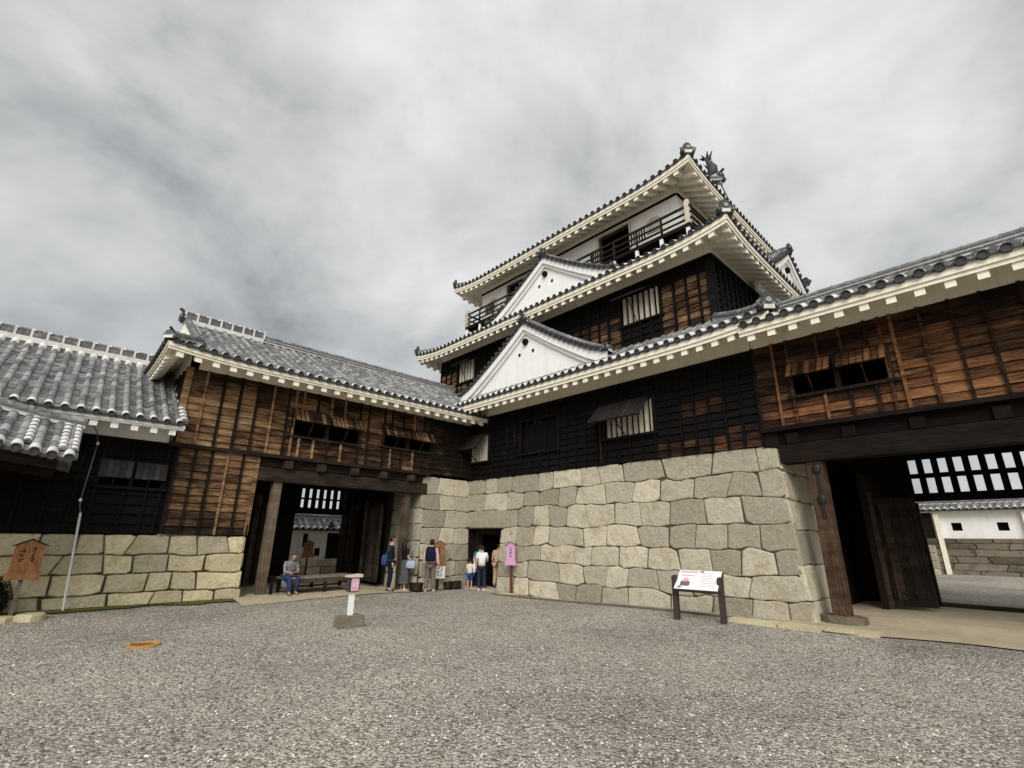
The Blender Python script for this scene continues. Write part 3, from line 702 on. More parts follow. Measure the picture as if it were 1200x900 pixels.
for x in (-1.2, -2.2, -3.2, -4.2): mb.box((x-.1, -7.83, 3.68), (x+.1, -2.2, 3.92), 0, .3)
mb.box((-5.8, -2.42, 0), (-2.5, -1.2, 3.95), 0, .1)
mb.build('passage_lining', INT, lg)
for (x, y, w) in ((-.12, -7.17, .24), (-.16, -2.72, .22)):
    mb = MB(); mb.box((x-w/2, y-w/2, .02), (x+w/2, y+w/2, 3.3), 0, .75 if y < -5 else .5); mb.box((x-w/2-.012, y-.05, .3), (x-w/2, y+.05, 3.0), 0, .9)
    p = mb.build('pillar', POST, lg)
    mb = MB(); mb.box((x-.34, y-.34, -.05), (x+.34, y+.34, gz(x, y)+.05), 0, .4); mb.build('plinth', STONE, p)
for y in (-6.65, -2.75):
    mb = MB(); mb.box((-4.3, y-.15, .05), (-4.0, y+.15, 3.6), 0, .4); mb.build('pillar', POST_D, lg)
# rear grille above the far opening
mb = MB(); FB = Fr((-4.15, 0, 0), (0, 1, 0), (1, 0, 0))
FB.box(mb, -7.8, -2.2, 3.50, 3.95, -.1, .1, 0, .2); FB.box(mb, -7.8, -2.2, 2.55, 2.78, -.1, .1, 0, .3); FB.box(mb, -7.8, -2.2, 3.08, 3.15, -.03, .03, 0, .3)
FB.box(mb, -7.8, -5.05, .05, 3.5, -.08, .06, 0, .2); FB.box(mb, -2.95, -2.1, .05, 2.55, -.08, .06, 0, .2)
u = -5.05
while u < -2.2: FB.box(mb, u, u+.16, 2.78, 3.5, -.035, .035, 0, .3); u += .285
mb.build('grille', BEAM_D, lg)
def leaf_door(parent, p, q, z0, z1, studs=True, m=DOOR):
    p, q = V(*p, 0), V(*q, 0); U = (q-p).normalized(); N = V(U.y, -U.x, 0); f = Fr(p, U, N); w = (q-p).length
    mb = MB(); n = max(3, round(w/.2))
    for i in range(n): f.box(mb, w*i/n+.004, w*(i+1)/n-.004, z0+.02, z1-.02, -.03, .03, 0, R(.1, .8))
    f.box(mb, -.07, .07, z0-.05, z1+.15, -.06, .06, 0, .9); f.box(mb, w-.09, w, z0, z1, -.045, .05, 0, .5)
    for z in (z0, (z0+z1)/2-.07, z1-.14): f.box(mb, 0.07, w-.09, z, z+.14, -.045, .045, 0, R(.3, .6))
    o = mb.build('gate_door', m, parent)
    if studs:
        for z in (z0+.3, z0+1.0, z0+1.35, z1-.5):
            for i in range(4):
                s = MB(); c = f(w*(i+.6)/4.4, z, .05); s.ball(c, .035, .035, .035, 8, 5, 0, .5); s.build('stud', IRON, o)
    return o
leaf_door(lg, (-2.9, -2.75), (-1.35, -2.95), .2, 2.9, False)
leaf_door(lg, (-2.9, -6.75), (-3.9, -6.05), .2, 2.9, False)
mb = MB(); mb.box((-5.8, -9.9, 3.98), (-5.5, 1.0, 6.3), 0, .3); mb.build('rear_wall', PLASTER, lg)
# roof
OV = 1.06
s1 = Slope(FL, YL-.72, 1.3, OV, 6.28, 3.96, 2.12, m0=.9, m1=0, sh=.85, l0=.14, curve=.10)
roof = MB(); s1.tiles(roof, sp=.285, collar=.09)
FBK = Fr((-5.8, 0, 0), (0, -1, 0), (-1, 0, 0))
s2 = Slope(FBK, -1.3, -(YL-.72), OV, 6.28, 3.96, 2.12, m1=.9, sh=.85, l1=.14)
K = MB()
for s_ in (s2,):
    vs = []; 
    for i in range(7):
        t = s_.run*i/6; 
        for j in range(13): vs.append(s_.p(s_.lo(t)+(s_.hi(t)-s_.lo(t))*j/12, t, .02))
    roof.add(vs, [(i*13+j, i*13+j+1, (i+1)*13+j+1, (i+1)*13+j) for i in range(6) for j in range(12)], 0, .3)
FSD = Fr((0, YL, 0), (-1, 0, 0), (0, -1, 0))
s3 = Slope(FSD, -OV, 5.8+OV, .72, 6.28, 1.0*.85*1.0, .50, m0=1/.9, m1=1/.9, sh=.85, l0=.14, l1=.14, curve=0)
s3.run = .78
s3.tiles(roof, sp=.285, collar=.09)
ro = roof.build('roof', ROOFM, lg)
pl = MB(); s1.plaster(pl, teeth=.42, a1=.0, fas=.2); s3.plaster(pl, teeth=.34, fas=.2)
FL.box(pl, YL-.02, .0, ZW, 6.64, -.25, .035, 0, .5)
FSD.box(pl, -.035, 5.8, ZW, 6.75, -.2, .035, 0, .5)
pl.build('plaster_eave', PLASTER_BOUNCE, lg)
pl = MB(); gx = 2.9; gy = YL-.02
pl.add([(1.0-3.96+3.0, gy, 6.7), (-5.8, gy, 6.7), (-2.9, gy, 8.45)], [(0, 1, 2)], 0, .5); pl.build('gable_wall', PLASTER_BOUNCE, lg)
rg = MB()
block_ridge(rg, [(-2.9, YL-.05, 8.46), (-2.9, -7.55, 8.46)], .3, .34)
ridge(rg, [(-2.9, -7.55, 8.43), (-2.9, 1.1, 8.43)], .26, .2)
hp = [s1.p(s1.u0+.9*t, t, .05) for t in (-.06, .2, .45, .65, .85)]
ridge(rg, hp, .22, .12, .075, .3, .05, 1)
vp = [s1.p(s1.u0+.9*.85+.02, t, .06) for t in (.85, 1.5, 2.2, 3.0, 3.85)]; ridge(rg, vp, .2, .1, .07, .3, .05, 1)
oni(rg, s1.p(s1.u0+.0, -.02, .05), (.7, -.7, 0), .42, True); oni(rg, (-2.9, YL-.12, 8.5), (0, -1, 0), .6)
rg.build('ridge', ROOFM, lg)
WM = (BEAM, WOOD_L)
window(lg, FL, h1, WM, [(-7.05, -5.98, .46, 36), (-5.90, -4.84, .46, 36)])
window(lg, FL, h2, WM, [(-3.95, -2.98, .44, 34), (-2.9, -1.93, .44, 34)])

# ------------------------------------------------------------------ left wing
wg = thing('castle_wing', 'low dark boarded wing with white eaves and mortar-striped tile roof at left', 'building', (0, -12.5, 0))
FW_ = Fr((-.04, 0, 0), (0, 1, 0), (1, 0, 0))
hw = (-11.26, -9.98, 2.82, 3.38)
mb = MB(); slab(mb, FW_, -17, YL+.13, T2-.06, 3.97, -.25, -.045, [hw], 0, .1); mb.box((-6.2, -17, 0), (-6.0, YL, 4.6), 0, .2); mb.box((-6.2, -17.1, 0), (-.3, -16.95, 4.6), 0, .2)
boards(mb, FW_, -17, YL+.13, T2+.02, 3.97, .23, .45, [hw], lambda u, z: .3, 0, lambda u, z: .35)
FW_.box(mb, -17, YL+.12, 3.9, 3.98, 0, .075, 0, .3)
mb.build('boarded_wall', WOOD_D, wg)
window(wg, FW_, hw, (BEAM_D, mat('black_shutter', rough=.7, build=wood_build((.01, .009, .009), (.02, .018, .018), (.035, .032, .032), (.06, .055, .052), (20, 20, 1)))), [(-11.28, -10.66, .42, 14), (-10.58, -9.96, .42, 14)])
sw1 = Slope(FW_, -17.2, YL+.05, .94, 4.36, 3.75, 2.36, curve=.08)
roof = MB(); sw1.tiles(roof, sp=.27, rad=.07, course=.14, collar=.14)
for u in [sw1.u0+.27*(i+.5) for i in range(27)]:
    pass
n = round((sw1.u1-sw1.u0)/.27); spn = (sw1.u1-sw1.u0)/n
for i in range(n):   # white mortar collars at the head of every row
    u = sw1.u0+spn*(i+.5); a, b = 3.36, 3.66; r0 = .085; H = 6
    P0 = [sw1.p(u+r0*cos(pi*j/H), a, .02+r0*1.1*sin(pi*j/H)) for j in range(H+1)]; P1 = [sw1.p(u+r0*cos(pi*j/H), b, .02+r0*1.1*sin(pi*j/H)) for j in range(H+1)]
    roof.add(P0+P1, [(j, j+1, H+2+j, H+1+j) for j in range(H)], 1, .6, True); roof.add(P0, [tuple(range(H+1))], 1, .6)
vs = [(-2.83, -17.2, 6.74), (-2.83, YL, 6.74), (-6.6, YL, 4.4), (-6.6, -17.2, 4.4)]; roof.add(vs, [(0, 1, 2, 3)], 0, .3)
roof.build('roof', ROOFM, wg)
rg = MB(); block_ridge(rg, [(-2.83, -17.2, 6.76), (-2.83, YL-.1, 6.76)], .28, .30)
ve = [sw1.p(sw1.u1-.04, t, .03) for t in (-.05, .6, 1.3, 2, 2.8, 3.6)]; halfpipe(rg, ve, .085, .26, .11, 0, 1)
rg.build('ridge', ROOFM, wg)
pl = MB(); sw1.plaster(pl, teeth=.38, tw=.14)
FW_.box(pl, -17, YL+.1, 3.98, 4.78, -.2, .05, 0, .6)
pl.build('plaster_eave', PLASTER, wg)

# ------------------------------------------------------------------ right gatehouse
gh = thing('gatehouse', 'right gatehouse of reddish-brown boards over a gateway with a studded open door', 'gatehouse', (15, 0, 0))
XA, XB = 11.15, 21.0
FG = Fr((0, .02, 0), (1, 0, 0), (0, -1, 0))
ZF2, ZW2 = 4.26, 6.34
hr = (11.93, 13.76, 4.95, 5.66); hr2 = (15.9, 17.9, 4.95, 5.6)
mb = MB(); slab(mb, FG, XA, XB, ZF2, ZW2, -.28, 0, [hr, hr2], 0, .15)
def bias_r(u, z): return min(.97, .54+.44*fbm(u, z, .6, 25)-.30*S((z-5.35)/.6)+.16*S((5.0-z)/.5)-.05*S((u-15)/2))
boards(mb, FG, XA, XB, ZF2, ZW2, .20, .47, [hr, hr2], bias_r, 0, lambda u, z: random.choice((.25, .55, .85, .75)), .055)
mb.build('boarded_wall', WOOD_R, gh)
mb = MB(); FG.box(mb, 11.10, 11.45, 3.8, ZF2-.09, -.4, .04, 0, .4); FG.box(mb, XA-.03, XB, ZF2-.08, ZF2+.015, -.1, .15, 0, .35); mb.build('floor_ledge', BEAM_D, gh)
mb = MB(); FG.box(mb, 11.42, XB, 3.44, 3.86, -.36, .05, 0, .5); FG.box(mb, 11.2, XB, 3.885, 4.18, -.5, -.02, 0, .2); mb.build('lintel', BEAM_D, gh)
for u in (11.75, 12.85, 14.0, 15.2, 16.4, 17.6): mb = MB(); FG.box(mb, u-.12, u+.12, 3.87, 4.1, -.3, .07, 0, R(.2, .4)); mb.build('joist_end', BEAM_D, gh)
mb = MB(); w = .30; x, y = 12.08, .18
mb.box((x-w/2, y-w/2, .2), (x+w/2, y+w/2, 3.5), 0, .72); p = mb.build('pillar', POST_D, gh)
mb = MB(); mb.prism([(.42*cos(a*pi/4+.3), .34*sin(a*pi/4+.3)) for a in range(8)], lambda a, b, t: V(x+a, y-.02+b, t), 0, .32, 0, .5); mb.build('plinth', STONE_D, p)
mb = MB(); mb.box((x-.02, y-w/2-.012, 2.2), (x+.06, y-w/2, 3.3), 0, .3)
for zz in (2.6, 3.25): mb.ball((x+.02, y-w/2, zz), .09, .03, .13, 8, 5, 0, .3)
mb.build('iron_straps', IRON, p)
mb = MB(); mb.box((17.3, 0, .2), (17.7, .4, 3.5), 0, .6); mb.build('pillar', POST_D, gh)
mb = MB()
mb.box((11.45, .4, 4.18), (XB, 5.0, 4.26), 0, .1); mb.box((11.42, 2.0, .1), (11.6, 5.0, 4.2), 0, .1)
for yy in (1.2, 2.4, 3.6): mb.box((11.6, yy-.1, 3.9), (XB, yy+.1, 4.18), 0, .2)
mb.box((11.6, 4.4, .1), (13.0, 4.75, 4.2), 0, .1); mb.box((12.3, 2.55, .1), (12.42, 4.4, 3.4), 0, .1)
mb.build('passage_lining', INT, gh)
mb = MB(); FBG = Fr((0, 4.5, 0), (1, 0, 0), (0, -1, 0))
FBG.box(mb, 12.9, XB, 3.86, 4.2, -.1, .1, 0, .2); FBG.box(mb, 12.9, XB, 2.78, 2.98, -.1, .1, 0, .2); FBG.box(mb, 12.9, XB, 3.37, 3.49, -.03, .03, 0, .2)
u = 13.0
while u < XB: FBG.box(mb, u, u+.135, 2.98, 3.86, -.04, .04, 0, .2); u += .305
FBG.box(mb, 12.95, 13.15, .1, 2.75, -.1, .1, 0, .6)
mb.build('grille', BEAM_D, gh)
mb = MB(); FBG.box(mb, 13.15, XB, .12, .36, -.12, .10, 0, .5); mb.build('threshold_beam', BEAM, gh)
leaf_door(gh, (12.42, 2.72), (13.26, 3.1), .34, 2.78, True, mat('dark_door_planks', rough=.85, build=wood_build((.008, .006, .005), (.02, .014, .010), (.045, .031, .022), (.10, .07, .05), (20, 20, .7), .6), spec=.12))
mb = MB(); mb.box((XA, 5.0, ZF2), (XB, 5.25, 6.4), 0, .3); mb.build('rear_wall', PLASTER, gh)
s4 = Slope(FG, 11.28, XB, 1.08, 6.57, 3.7, 1.72, curve=.06)
roof = MB(); s4.tiles(roof, sp=.295, rad=.085, collar=.42)  # long pale collars: mortar, plus sky glare on the tiles put into colour
roof.add([(11.28, 2.62, 8.27), (XB, 2.62, 8.27), (XB, 6.4, 6.4), (11.28, 6.4, 6.4)], [(0, 1, 2, 3)], 0, .3)
roof.build('roof', ROOFM, gh)
rg = MB(); ridge(rg, [(11.3, 2.62, 8.29), (XB, 2.62, 8.29)], .28, .22)
rg.build('ridge', ROOFM, gh)
pl = MB(); s4.plaster(pl, teeth=.44, tw=.16, fas=.24)
FG.box(pl, XA, XB, ZW2, 6.82, -.25, .04, 0, .5)
pl.build('plaster_eave', PLASTER_BOUNCE, gh)
WMR = (POST_D, WOOD_R)
window(gh, FG, hr, WMR, [(11.9, 12.78, .42, 36), (12.9, 13.8, .42, 36)])
window(gh, FG, hr2, WMR, [(15.9, 16.85, .42, 36), (16.95, 17.9, .42, 36)])

# ------------------------------------------------------------------ main keep
kp = thing('castle_keep', 'three-storey black and white castle keep with stacked tiled roofs and gables', 'castle keep', (3.1, 7.6, 0))
def dark_bias(seed, lit=0):
    def f(u, z):
        v = .30+.2*fbm(u, z, .8, seed)
        return v
    return f
# first storey
X1a, X1b = -5.0, 11.13
ZW1 = 6.30
w3 = (6.62, 8.32, 4.66, 5.66); w0 = (-.1, 1.2, 4.58, 5.62); w1 = (2.98, 4.72, 4.62, 5.75)
mb = MB(); HS = [w3, w0, w1]
slab(mb, FRR, X1a, X1b, TOPZ, ZW1, -.3, 0, HS, 0, .1)
def bias1(u, z):
    v = .26+.12*fbm(u, z, .8, 41)
    if z < 4.2 and u > 8.3: v = random.choice((1.3, 1.45, .4))
    if 9.2 < u < 10.2 and 4.9 < z < 5.3: v = 1.3
    if 10.3 < u and 3.9 < z < 4.5: v = 1.3
    return v
boards(mb, FRR, X1a, X1b, TOPZ, ZW1, .21, .40, HS, bias1, 0, lambda u, z: .22, .05)
for u in (2.25, 2.66): FRR.box(mb, u-.022, u+.022, TOPZ, 5.7, .04, .085, 0, 1.0)
FRR.box(mb, 6.44, 6.49, TOPZ, 5.1, .04, .10, 0, 1.0)
FRR.box(mb, X1a, X1b, ZW1-.1, ZW1, 0, .09, 0, .2)
mb.build('first_storey_wall', [WOOD_D, WOOD_R], kp)
SHB = mat('black_grey_shutter', rough=.75, build=wood_build((.010, .009, .009), (.02, .0175, .017), (.036, .03, .028), (.16, .085, .045), (18, 18, 1), .5))
window(kp, FRR, w3, (BEAM_D, SHB), [(6.45, 8.24, .86, 44)], 9)
window(kp, FRR, w0, (BEAM_D, SHB), [(-.12, 1.12, .86, 40)], 8)
o = window(kp, FRR, w1, (BEAM_D, WOOD_D), [], 0)
mb = MB()
for i in range(3): a = 3.0+.57*i; FRR.box(mb, a, a+.55, 4.64, 5.68, -.09, -.03, 0, R(.1, .45))
for u in (3.25, 3.62, 3.85, 4.3): FRR.box(mb, u-.02, u+.02, 5.6, 5.72, .0, .04, 0, 1)
mb.build('sliding_panels', WOOD_D, o)
def tiers(tag_, X0, X1, Y0, Y1, over, ze, run, rise, lift, teeth, rafters, sh=None, wallband=None, parent=kp, mx=1.0):
    """four slopes of one roof tier around the wall rectangle; plaster underneath, hip ridges on top"""
    F = Fr((0, Y0, 0), (1, 0, 0), (0, -1, 0)); Rr = Fr((X1, 0, 0), (0, 1, 0), (1, 0, 0))
    Bk = Fr((0, Y1, 0), (-1, 0, 0), (0, 1, 0)); Lf = Fr((X0, 0, 0), (0, -1, 0), (-1, 0, 0))
    fs = Slope(F, X0-over, X1+over, over, ze, run, rise, 1, 1, sh, lift, lift)
    rs = Slope(Rr, Y0-over, Y1+over, over, ze, run, rise, 1, 1, sh, lift, lift)
    bs = Slope(Bk, -X1-over, -X0+over, over, ze, run, rise, 1, 1, sh, lift, lift)
    ls = Slope(Lf, -Y1-over, -Y0+over, over, ze, run, rise, 1, 1, sh, lift, lift)
    return fs, rs, bs, ls
def tier_build(slopes, teeth, rafters, name, full=None, detail=True):
    fs, rs, bs, ls = slopes
    roof = MB()
    for i, s_ in enumerate(slopes):
        if full and i in full: s_ = full[i]
        if i < 2: s_.tiles(roof, sp=.30, rad=.08, collar=.26)
        else: s_.tiles(roof, sp=.6, rad=.09, course=.8, collar=.0)
    ro = roof.build(name, ROOFM, kp)
    pl = MB()
    fs.plaster(pl, teeth=teeth, rafters=rafters == 2, fas=.27)
    rs.plaster(pl, teeth=teeth, rafters=rafters >= 1, fas=.27, tw=.13)
    ls.plaster(pl, teeth=teeth, rafters=False, fas=.27); bs.plaster(pl, teeth=teeth*2, fas=.27)
    pl.build('plaster_eave', PLASTER_BOUNCE, ro)
    for s_, e in ((fs, 1), (fs, 0), (rs, 1), (ls, 0)):
        rg = MB(); h = s_.hip(e); ridge(rg, h, .24, .16, .08, .32, .06, 1)
        d = (h[0]-h[2]); d.z = 0
        oni(rg, h[0]+Z*.06-d.normalized()*.08, d, .74, False)
        rg.build('hip_ridge', ROOFM, ro)
    return ro
# tier 1
Y1a, Y1b = 0.0, 15.2
t1 = tiers('1', X1a, X1b, Y1a, Y1b, .87, 6.73, 2.05, 1.16, .20, .4, 0)
t1f = Slope(Fr((0, 0, 0), (1, 0, 0), (0, -1, 0)), X1a-.87, X1b+.87, 1.06, 6.68, 2.16, 1.22, .95, .95, None, .12, .12)
r1 = tier_build((t1f, t1[1], t1[2], t1[3]), .40, 0, 'first_roof')
pl = MB(); FRR.box(pl, X1a, X1b, ZW1, 7.0, -.28, .045, 0, .5); Fr((X1b, 0, 0), (0, 1, 0), (1, 0, 0)).box(pl, .03, Y1b, 3.9, 7.2, -.2, .04, 0, .5); pl.build('plaster_band', PLASTER_BOUNCE, kp)
# second storey
X2a, X2b, Y2a, Y2b = -3.85, 10.0, 1.1, 14.1
Z2a, Z2b = 7.7, 10.14
F2 = Fr((0, Y2a, 0), (1, 0, 0), (0, -1, 0)); R2 = Fr((X2b, 0, 0), (0, 1, 0), (1, 0, 0))
v1 = (6.75, 8.25, 8.72, 9.78); v2 = (-2.5, -1.2, 8.72, 9.78)
mb = MB(); slab(mb, F2, X2a, X2b, Z2a, Z2b, -.3, 0, [v1, v2], 0, .1); slab(mb, R2, Y2a+.3, Y2b, Z2a, Z2b, -.3, 0, (), 0, .1)
def bias2(u, z):
    v = .24+.12*fbm(u, z, .8, 61)
    if u > 8.45 and z < 9.65: v = 1.62
    if 4.0 < u < 6.7 and z < 9.1: v = 1.5
    if u < -1.6 and z < 9.3: v = 1.62
    return v
boards(mb, F2, X2a, X2b, Z2a, Z2b, .24, .42, [v1, v2], bias2, 0, lambda u, z: .2, .07)
boards(mb, R2, Y2a, Y2b, Z2a, Z2b, .24, .40, (), lambda u, z: .3, 0, lambda u, z: .3, .1)
F2.box(mb, X2b-.16, X2b+.05, Z2a, Z2b, -.1, .09, 0, .55)
F2.box(mb, X2a, X2b, Z2b-.12, Z2b, 0, .09, 0, .2); R2.box(mb, Y2a, Y2b, Z2b-.12, Z2b, 0, .09, 0, .2)
mb.box((X2a, Y2a+.3, Z2a), (X2a+.3, Y2b, Z2b), 0, .1); mb.box((X2a, Y2b-.3, Z2a), (X2b, Y2b, Z2b), 0, .1)
mb.build('second_storey_wall', [WOOD_D, WOOD_L], kp)
window(kp, F2, v1, (BEAM_D, SHB), [(6.7, 8.0, .62, 62)], 7)
window(kp, F2, v2, (BEAM_D, SHB), [(-2.5, -1.2, .5, 55)], 6)
t2 = tiers('2', X2a, X2b, Y2a, Y2b, .98, 10.36, 2.16, 1.16, .24, .4, 1)
r2 = tier_build(t2, .40, 1, 'second_roof')
pl = MB(); F2.box(pl, X2a, X2b, Z2b, 10.66, -.28, .045, 0, .5); R2.box(pl, Y2a, Y2b, Z2b, 10.66, -.28, .045, 0, .5); pl.build('plaster_band', PLASTER_BOUNCE, kp)
# third storey
X3a, X3b, Y3a, Y3b = -2.35, 8.62, 2.28, 12.92
Z3a, Z3b = 11.1, 13.82
F3 = Fr((0, Y3a, 0), (1, 0, 0), (0, -1, 0)); R3 = Fr((X3b, 0, 0), (0, 1, 0), (1, 0, 0))
o1 = (5.15, 6.6, 12.2, 13.62); o2 = (-.4, 1.0, 12.2, 13.62); o3 = (7.35, 7.95, 12.75, 13.35); o4 = (-1.75, -1.2, 12.75, 13.35)
mb = MB(); slab(mb, F3, X3a, X3b, Z3a, Z3b, -.3, 0, [o1, o2], 0, .7); slab(mb, R3, Y3a+.3, Y3b, Z3a, Z3b, -.3, 0, (), 0, .7)
mb.box((X3a, Y3a+.3, Z3a), (X3a+.3, Y3b, Z3b), 0, .5); mb.box((X3a, Y3b-.3, Z3a), (X3b, Y3b, Z3b), 0, .5)
w3o = mb.build('third_storey_wall', PLASTER, kp)
mb = MB(); F3.box(mb, X3a, X3b, Z3b, Z3b+.07, -.1, .07, 0, .3); R3.box(mb, Y3a, Y3b, Z3b, Z3b+.07, -.1, .07, 0, .3); mb.build('dark_tie_beam', BEAM_D, kp)
for o_ in (o1, o2): window(kp, F3, o_, (LATTICE, SHB), [], 0)
for a in (o3, o4):
    mb = MB(); u0, u1, z0, z1 = a
    q = MB(); q.prism([(u0, z0), (u1, z0), (u1, z1-.15), (u1-.15, z1), (u0+.15, z1), (u0, z1-.15)], lambda x, z, t: F3(x, z, t), .0, .05, 0, .5)
    q.prism([(u0+.1, z0+.1), (u1-.1, z0+.1), (u1-.1, z1-.18), (u1-.2, z1-.08), (u0+.2, z1-.08), (u0+.1, z1-.18)], lambda x, z, t: F3(x, z, t), .05, .056, 1, .5)
    for k in range(3): c = u0+.2+(u1-u0-.4)*k/2; F3.box(q, c-.025, c+.025, z0+.1, z1-.1, .057, .075, 0, .5)
    q.build('bell_window', [LATTICE, mat('pale_pane', (.42, .38, .28), .8)], kp)
t3 = tiers('3', X3a, X3b, Y3a, Y3b, 1.05, 14.06, 6.37, 3.75, .26, .4, 2, sh=1.3)
F3b = Slope(t3[0].fr, X3a-1.05, X3b+1.05, 1.05, 14.06, 6.37, 3.75, 1, 1, 1.3, .26, .26, .12)
rs3 = Slope(t3[1].fr, Y3a-1.05, Y3b+1.05, 1.05, 14.06, 1.3, F3b.z(3, 1.3)-14.06, 1, 1, 1.3, .26, .26, .0)
ls3 = Slope(t3[3].fr, -Y3b-1.05, -Y3a+1.05, 1.05, 14.06, 1.3, F3b.z(3, 1.3)-14.06, 1, 1, 1.3, .26, .26, .0)
r3 = tier_build((F3b, rs3, t3[2], ls3), .40, 2, 'top_roof')
pl = MB(); F3.box(pl, X3a, X3b, Z3b+.07, 14.45, -.28, .045, 0, .5); R3.box(pl, Y3a, Y3b, Z3b+.07, 14.45, -.28, .045, 0, .5); pl.build('plaster_band', PLASTER_BOUNCE, kp)
# top gable ends and ridge
ym = 7.6
for gx_ in (X3b+1.05-1.3-.02, X3a-1.05+1.3+.02):
    pl = MB(); zb = F3b.z(3, 1.3); pl.add([(gx_, 2.53, zb-.05), (gx_, 12.67, zb-.05), (gx_, ym, 17.6), (gx_-.2, 2.53, zb-.05), (gx_-.2, 12.67, zb-.05), (gx_-.2, ym, 17.6)], [(0, 1, 2), (5, 4, 3), (0, 2, 5, 3), (1, 4, 5, 2)], 0, .6); pl.build('gable_wall', PLASTER, r3)
rg = MB(); xr_, xl_ = X3b+1.05-1.25, X3a-1.05+1.25
ridge(rg, [(xl_, ym, 17.72), (xr_, ym, 17.72)], .36, .5, .1, .34, .06, 3)
for x_ in (xr_-.02, xl_+.02):
    vv = [V(x_, Y3a-1.05+t, F3b.z(3, t)+.06) for t in (1.3, 2.2, 3.2, 4.4, 5.6, 6.3)]; ridge(rg, vv, .24, .14, .08, .3, .05, 1)
oni(rg, (xr_+.05, ym, 17.9), (1, 0, 0), .8); oni(rg, (xl_-.05, ym, 17.9), (-1, 0, 0), .8)
rg.build('ridge', ROOFM, r3)
def shachi(x, y, z, sx):
    mb = MB(); pts = [(0.3, .0, .12), (.12, 0, .16), (-.10, 0, .34), (-.13, 0, .62), (.02, 0, .92), (.12, 0, 1.2)]
    mb.tube([V(x+sx*-a, y+b, z+c) for a, b, c in pts], [.14, .25, .26, .2, .13, .06], 10, 0, .5)
    P = lambda a, b, t: V(x-sx*a, y+t, z+b)
    mb.prism([(.08, 1.1), (.46, 1.5), (.30, 1.28), (.32, 1.66), (.14, 1.36), (.02, 1.72), (.0, 1.34), (-.2, 1.56), (-.08, 1.22)], P, -.03, .03, 0, .5)
    for k in range(6):
        a, c = -.34-.02*(k % 2), .3+.15*k; mb.prism([(a+.16+.04*k, c), (a+.02+.04*k, c+.13), (a+.22+.04*k, c+.12)], P, -.025, .025, 0, .5)
    for sy in (-1, 1): mb.add([V(x, y+sy*.2, z+.3), V(x-sx*.1, y+sy*.55, z+.62), V(x+sx*.1, y+sy*.5, z+.36), V(x+sx*.14, y+sy*.42, z+.2)], [(0, 1, 2, 3), (3, 2, 1, 0)], 0, .5)
    mb.ball(V(x-sx*.28, y, z+.14), .15, .15, .11, 8, 6, 0, .5)
    mb.box((x-.35, y-.2, z-.12), (x+.3, y+.2, z+.06), 1, .5)
    mb.build('dolphin_finial', [TILE_D, MORTAR], kp)
shachi(xr_-.42, ym, 18.12, 1); shachi(xl_+.25, ym, 18.2, -1)
# balcony
mb = MB(); bx0, bx1, by0 = -3.02, 9.22, 1.76
zd = 12.08
for (a, b) in (((bx0, by0, zd-.14), (bx1, by0+.12, zd)), ((bx1-.12, by0+.12, zd-.14), (bx1, 13.4, zd)), ((bx0, by0+.12, zd-.14), (bx0+.12, 13.4, zd)), ((bx0+.12, by0+.12, zd-.06), (bx1-.12, Y3a, zd-.02)), ((X3b, Y3a, zd-.06), (bx1-.12, 13.4, zd-.02))): mb.box(a, b, 0, .4)
bal = mb.build('balcony', BEAM_D, kp)
n = 13
for i in range(n):
    mb = MB(); x_ = bx0+.1+(bx1-bx0-.2)*i/(n-1); mb.box((x_-.06, by0+.02, 10.9), (x_+.06, by0+.1, zd-.14), 0, .5); mb.build('balcony_post', PLASTER, bal)
for i in range(1, 10): mb = MB(); y_ = by0+1.1*i; mb.box((bx1-.1, y_-.06, 10.9), (bx1-.02, y_+.06, zd-.14), 0, .5); mb.build('balcony_post', PLASTER, bal)
mb = MB()
for z_, th in ((zd+.16, .05), (zd+.40, .05), (zd+.66, .075)):
    mb.box((bx0-.1, by0+.02, z_), (bx1+.1, by0+.09, z_+th), 0, .5); mb.box((bx1-.09, by0+.09, z_), (bx1-.02, 13.4, z_+th), 0, .5); mb.box((bx0+.02, by0+.09, z_), (bx0+.09, 13.4, z_+th), 0, .5)
for i in range(n):
    x_ = bx0+.06+(bx1-bx0-.12)*i/(n-1)
    if 0 < i < n-1: mb.box((x_-.035, by0+.025, zd), (x_+.035, by0+.085, zd+.66), 0, .5)
for x0_ in (2.9, 5.0, 6.9, -1.5):
    for k in range(6): a = x0_+.11*k; mb.box((a, by0+.035, zd+.2), (a+.05, by0+.075, zd+.62), 0, .5)
mb.build('railing', BEAM, bal)
for (x_, y_) in ((bx1-.06, by0+.06), (bx0+.06, by0+.06)): mb = MB(); mb.box((x_-.075, y_-.075, zd), (x_+.075, y_+.075, zd+.86), 0, .5); mb.prism([(.09*cos(a*pi/3), .09*sin(a*pi/3)) for a in range(6)], lambda a, b, t, x_=x_, y_=y_: V(x_+a, y_+b, t), zd+.86, zd+.93, 0, .5); mb.build('corner_post', LATTICE, bal)
mb = MB(); mb.box((bx0+.3, Y3a-.16, 11.0), (bx1-.35, Y3a-.02, zd-.08), 0, .1); mb.box((X3b+.02, Y3a, 11.0), (X3b+.16, 13.2, zd-.08), 0, .1); mb.build('shaded_skirt_wall', INT, bal)

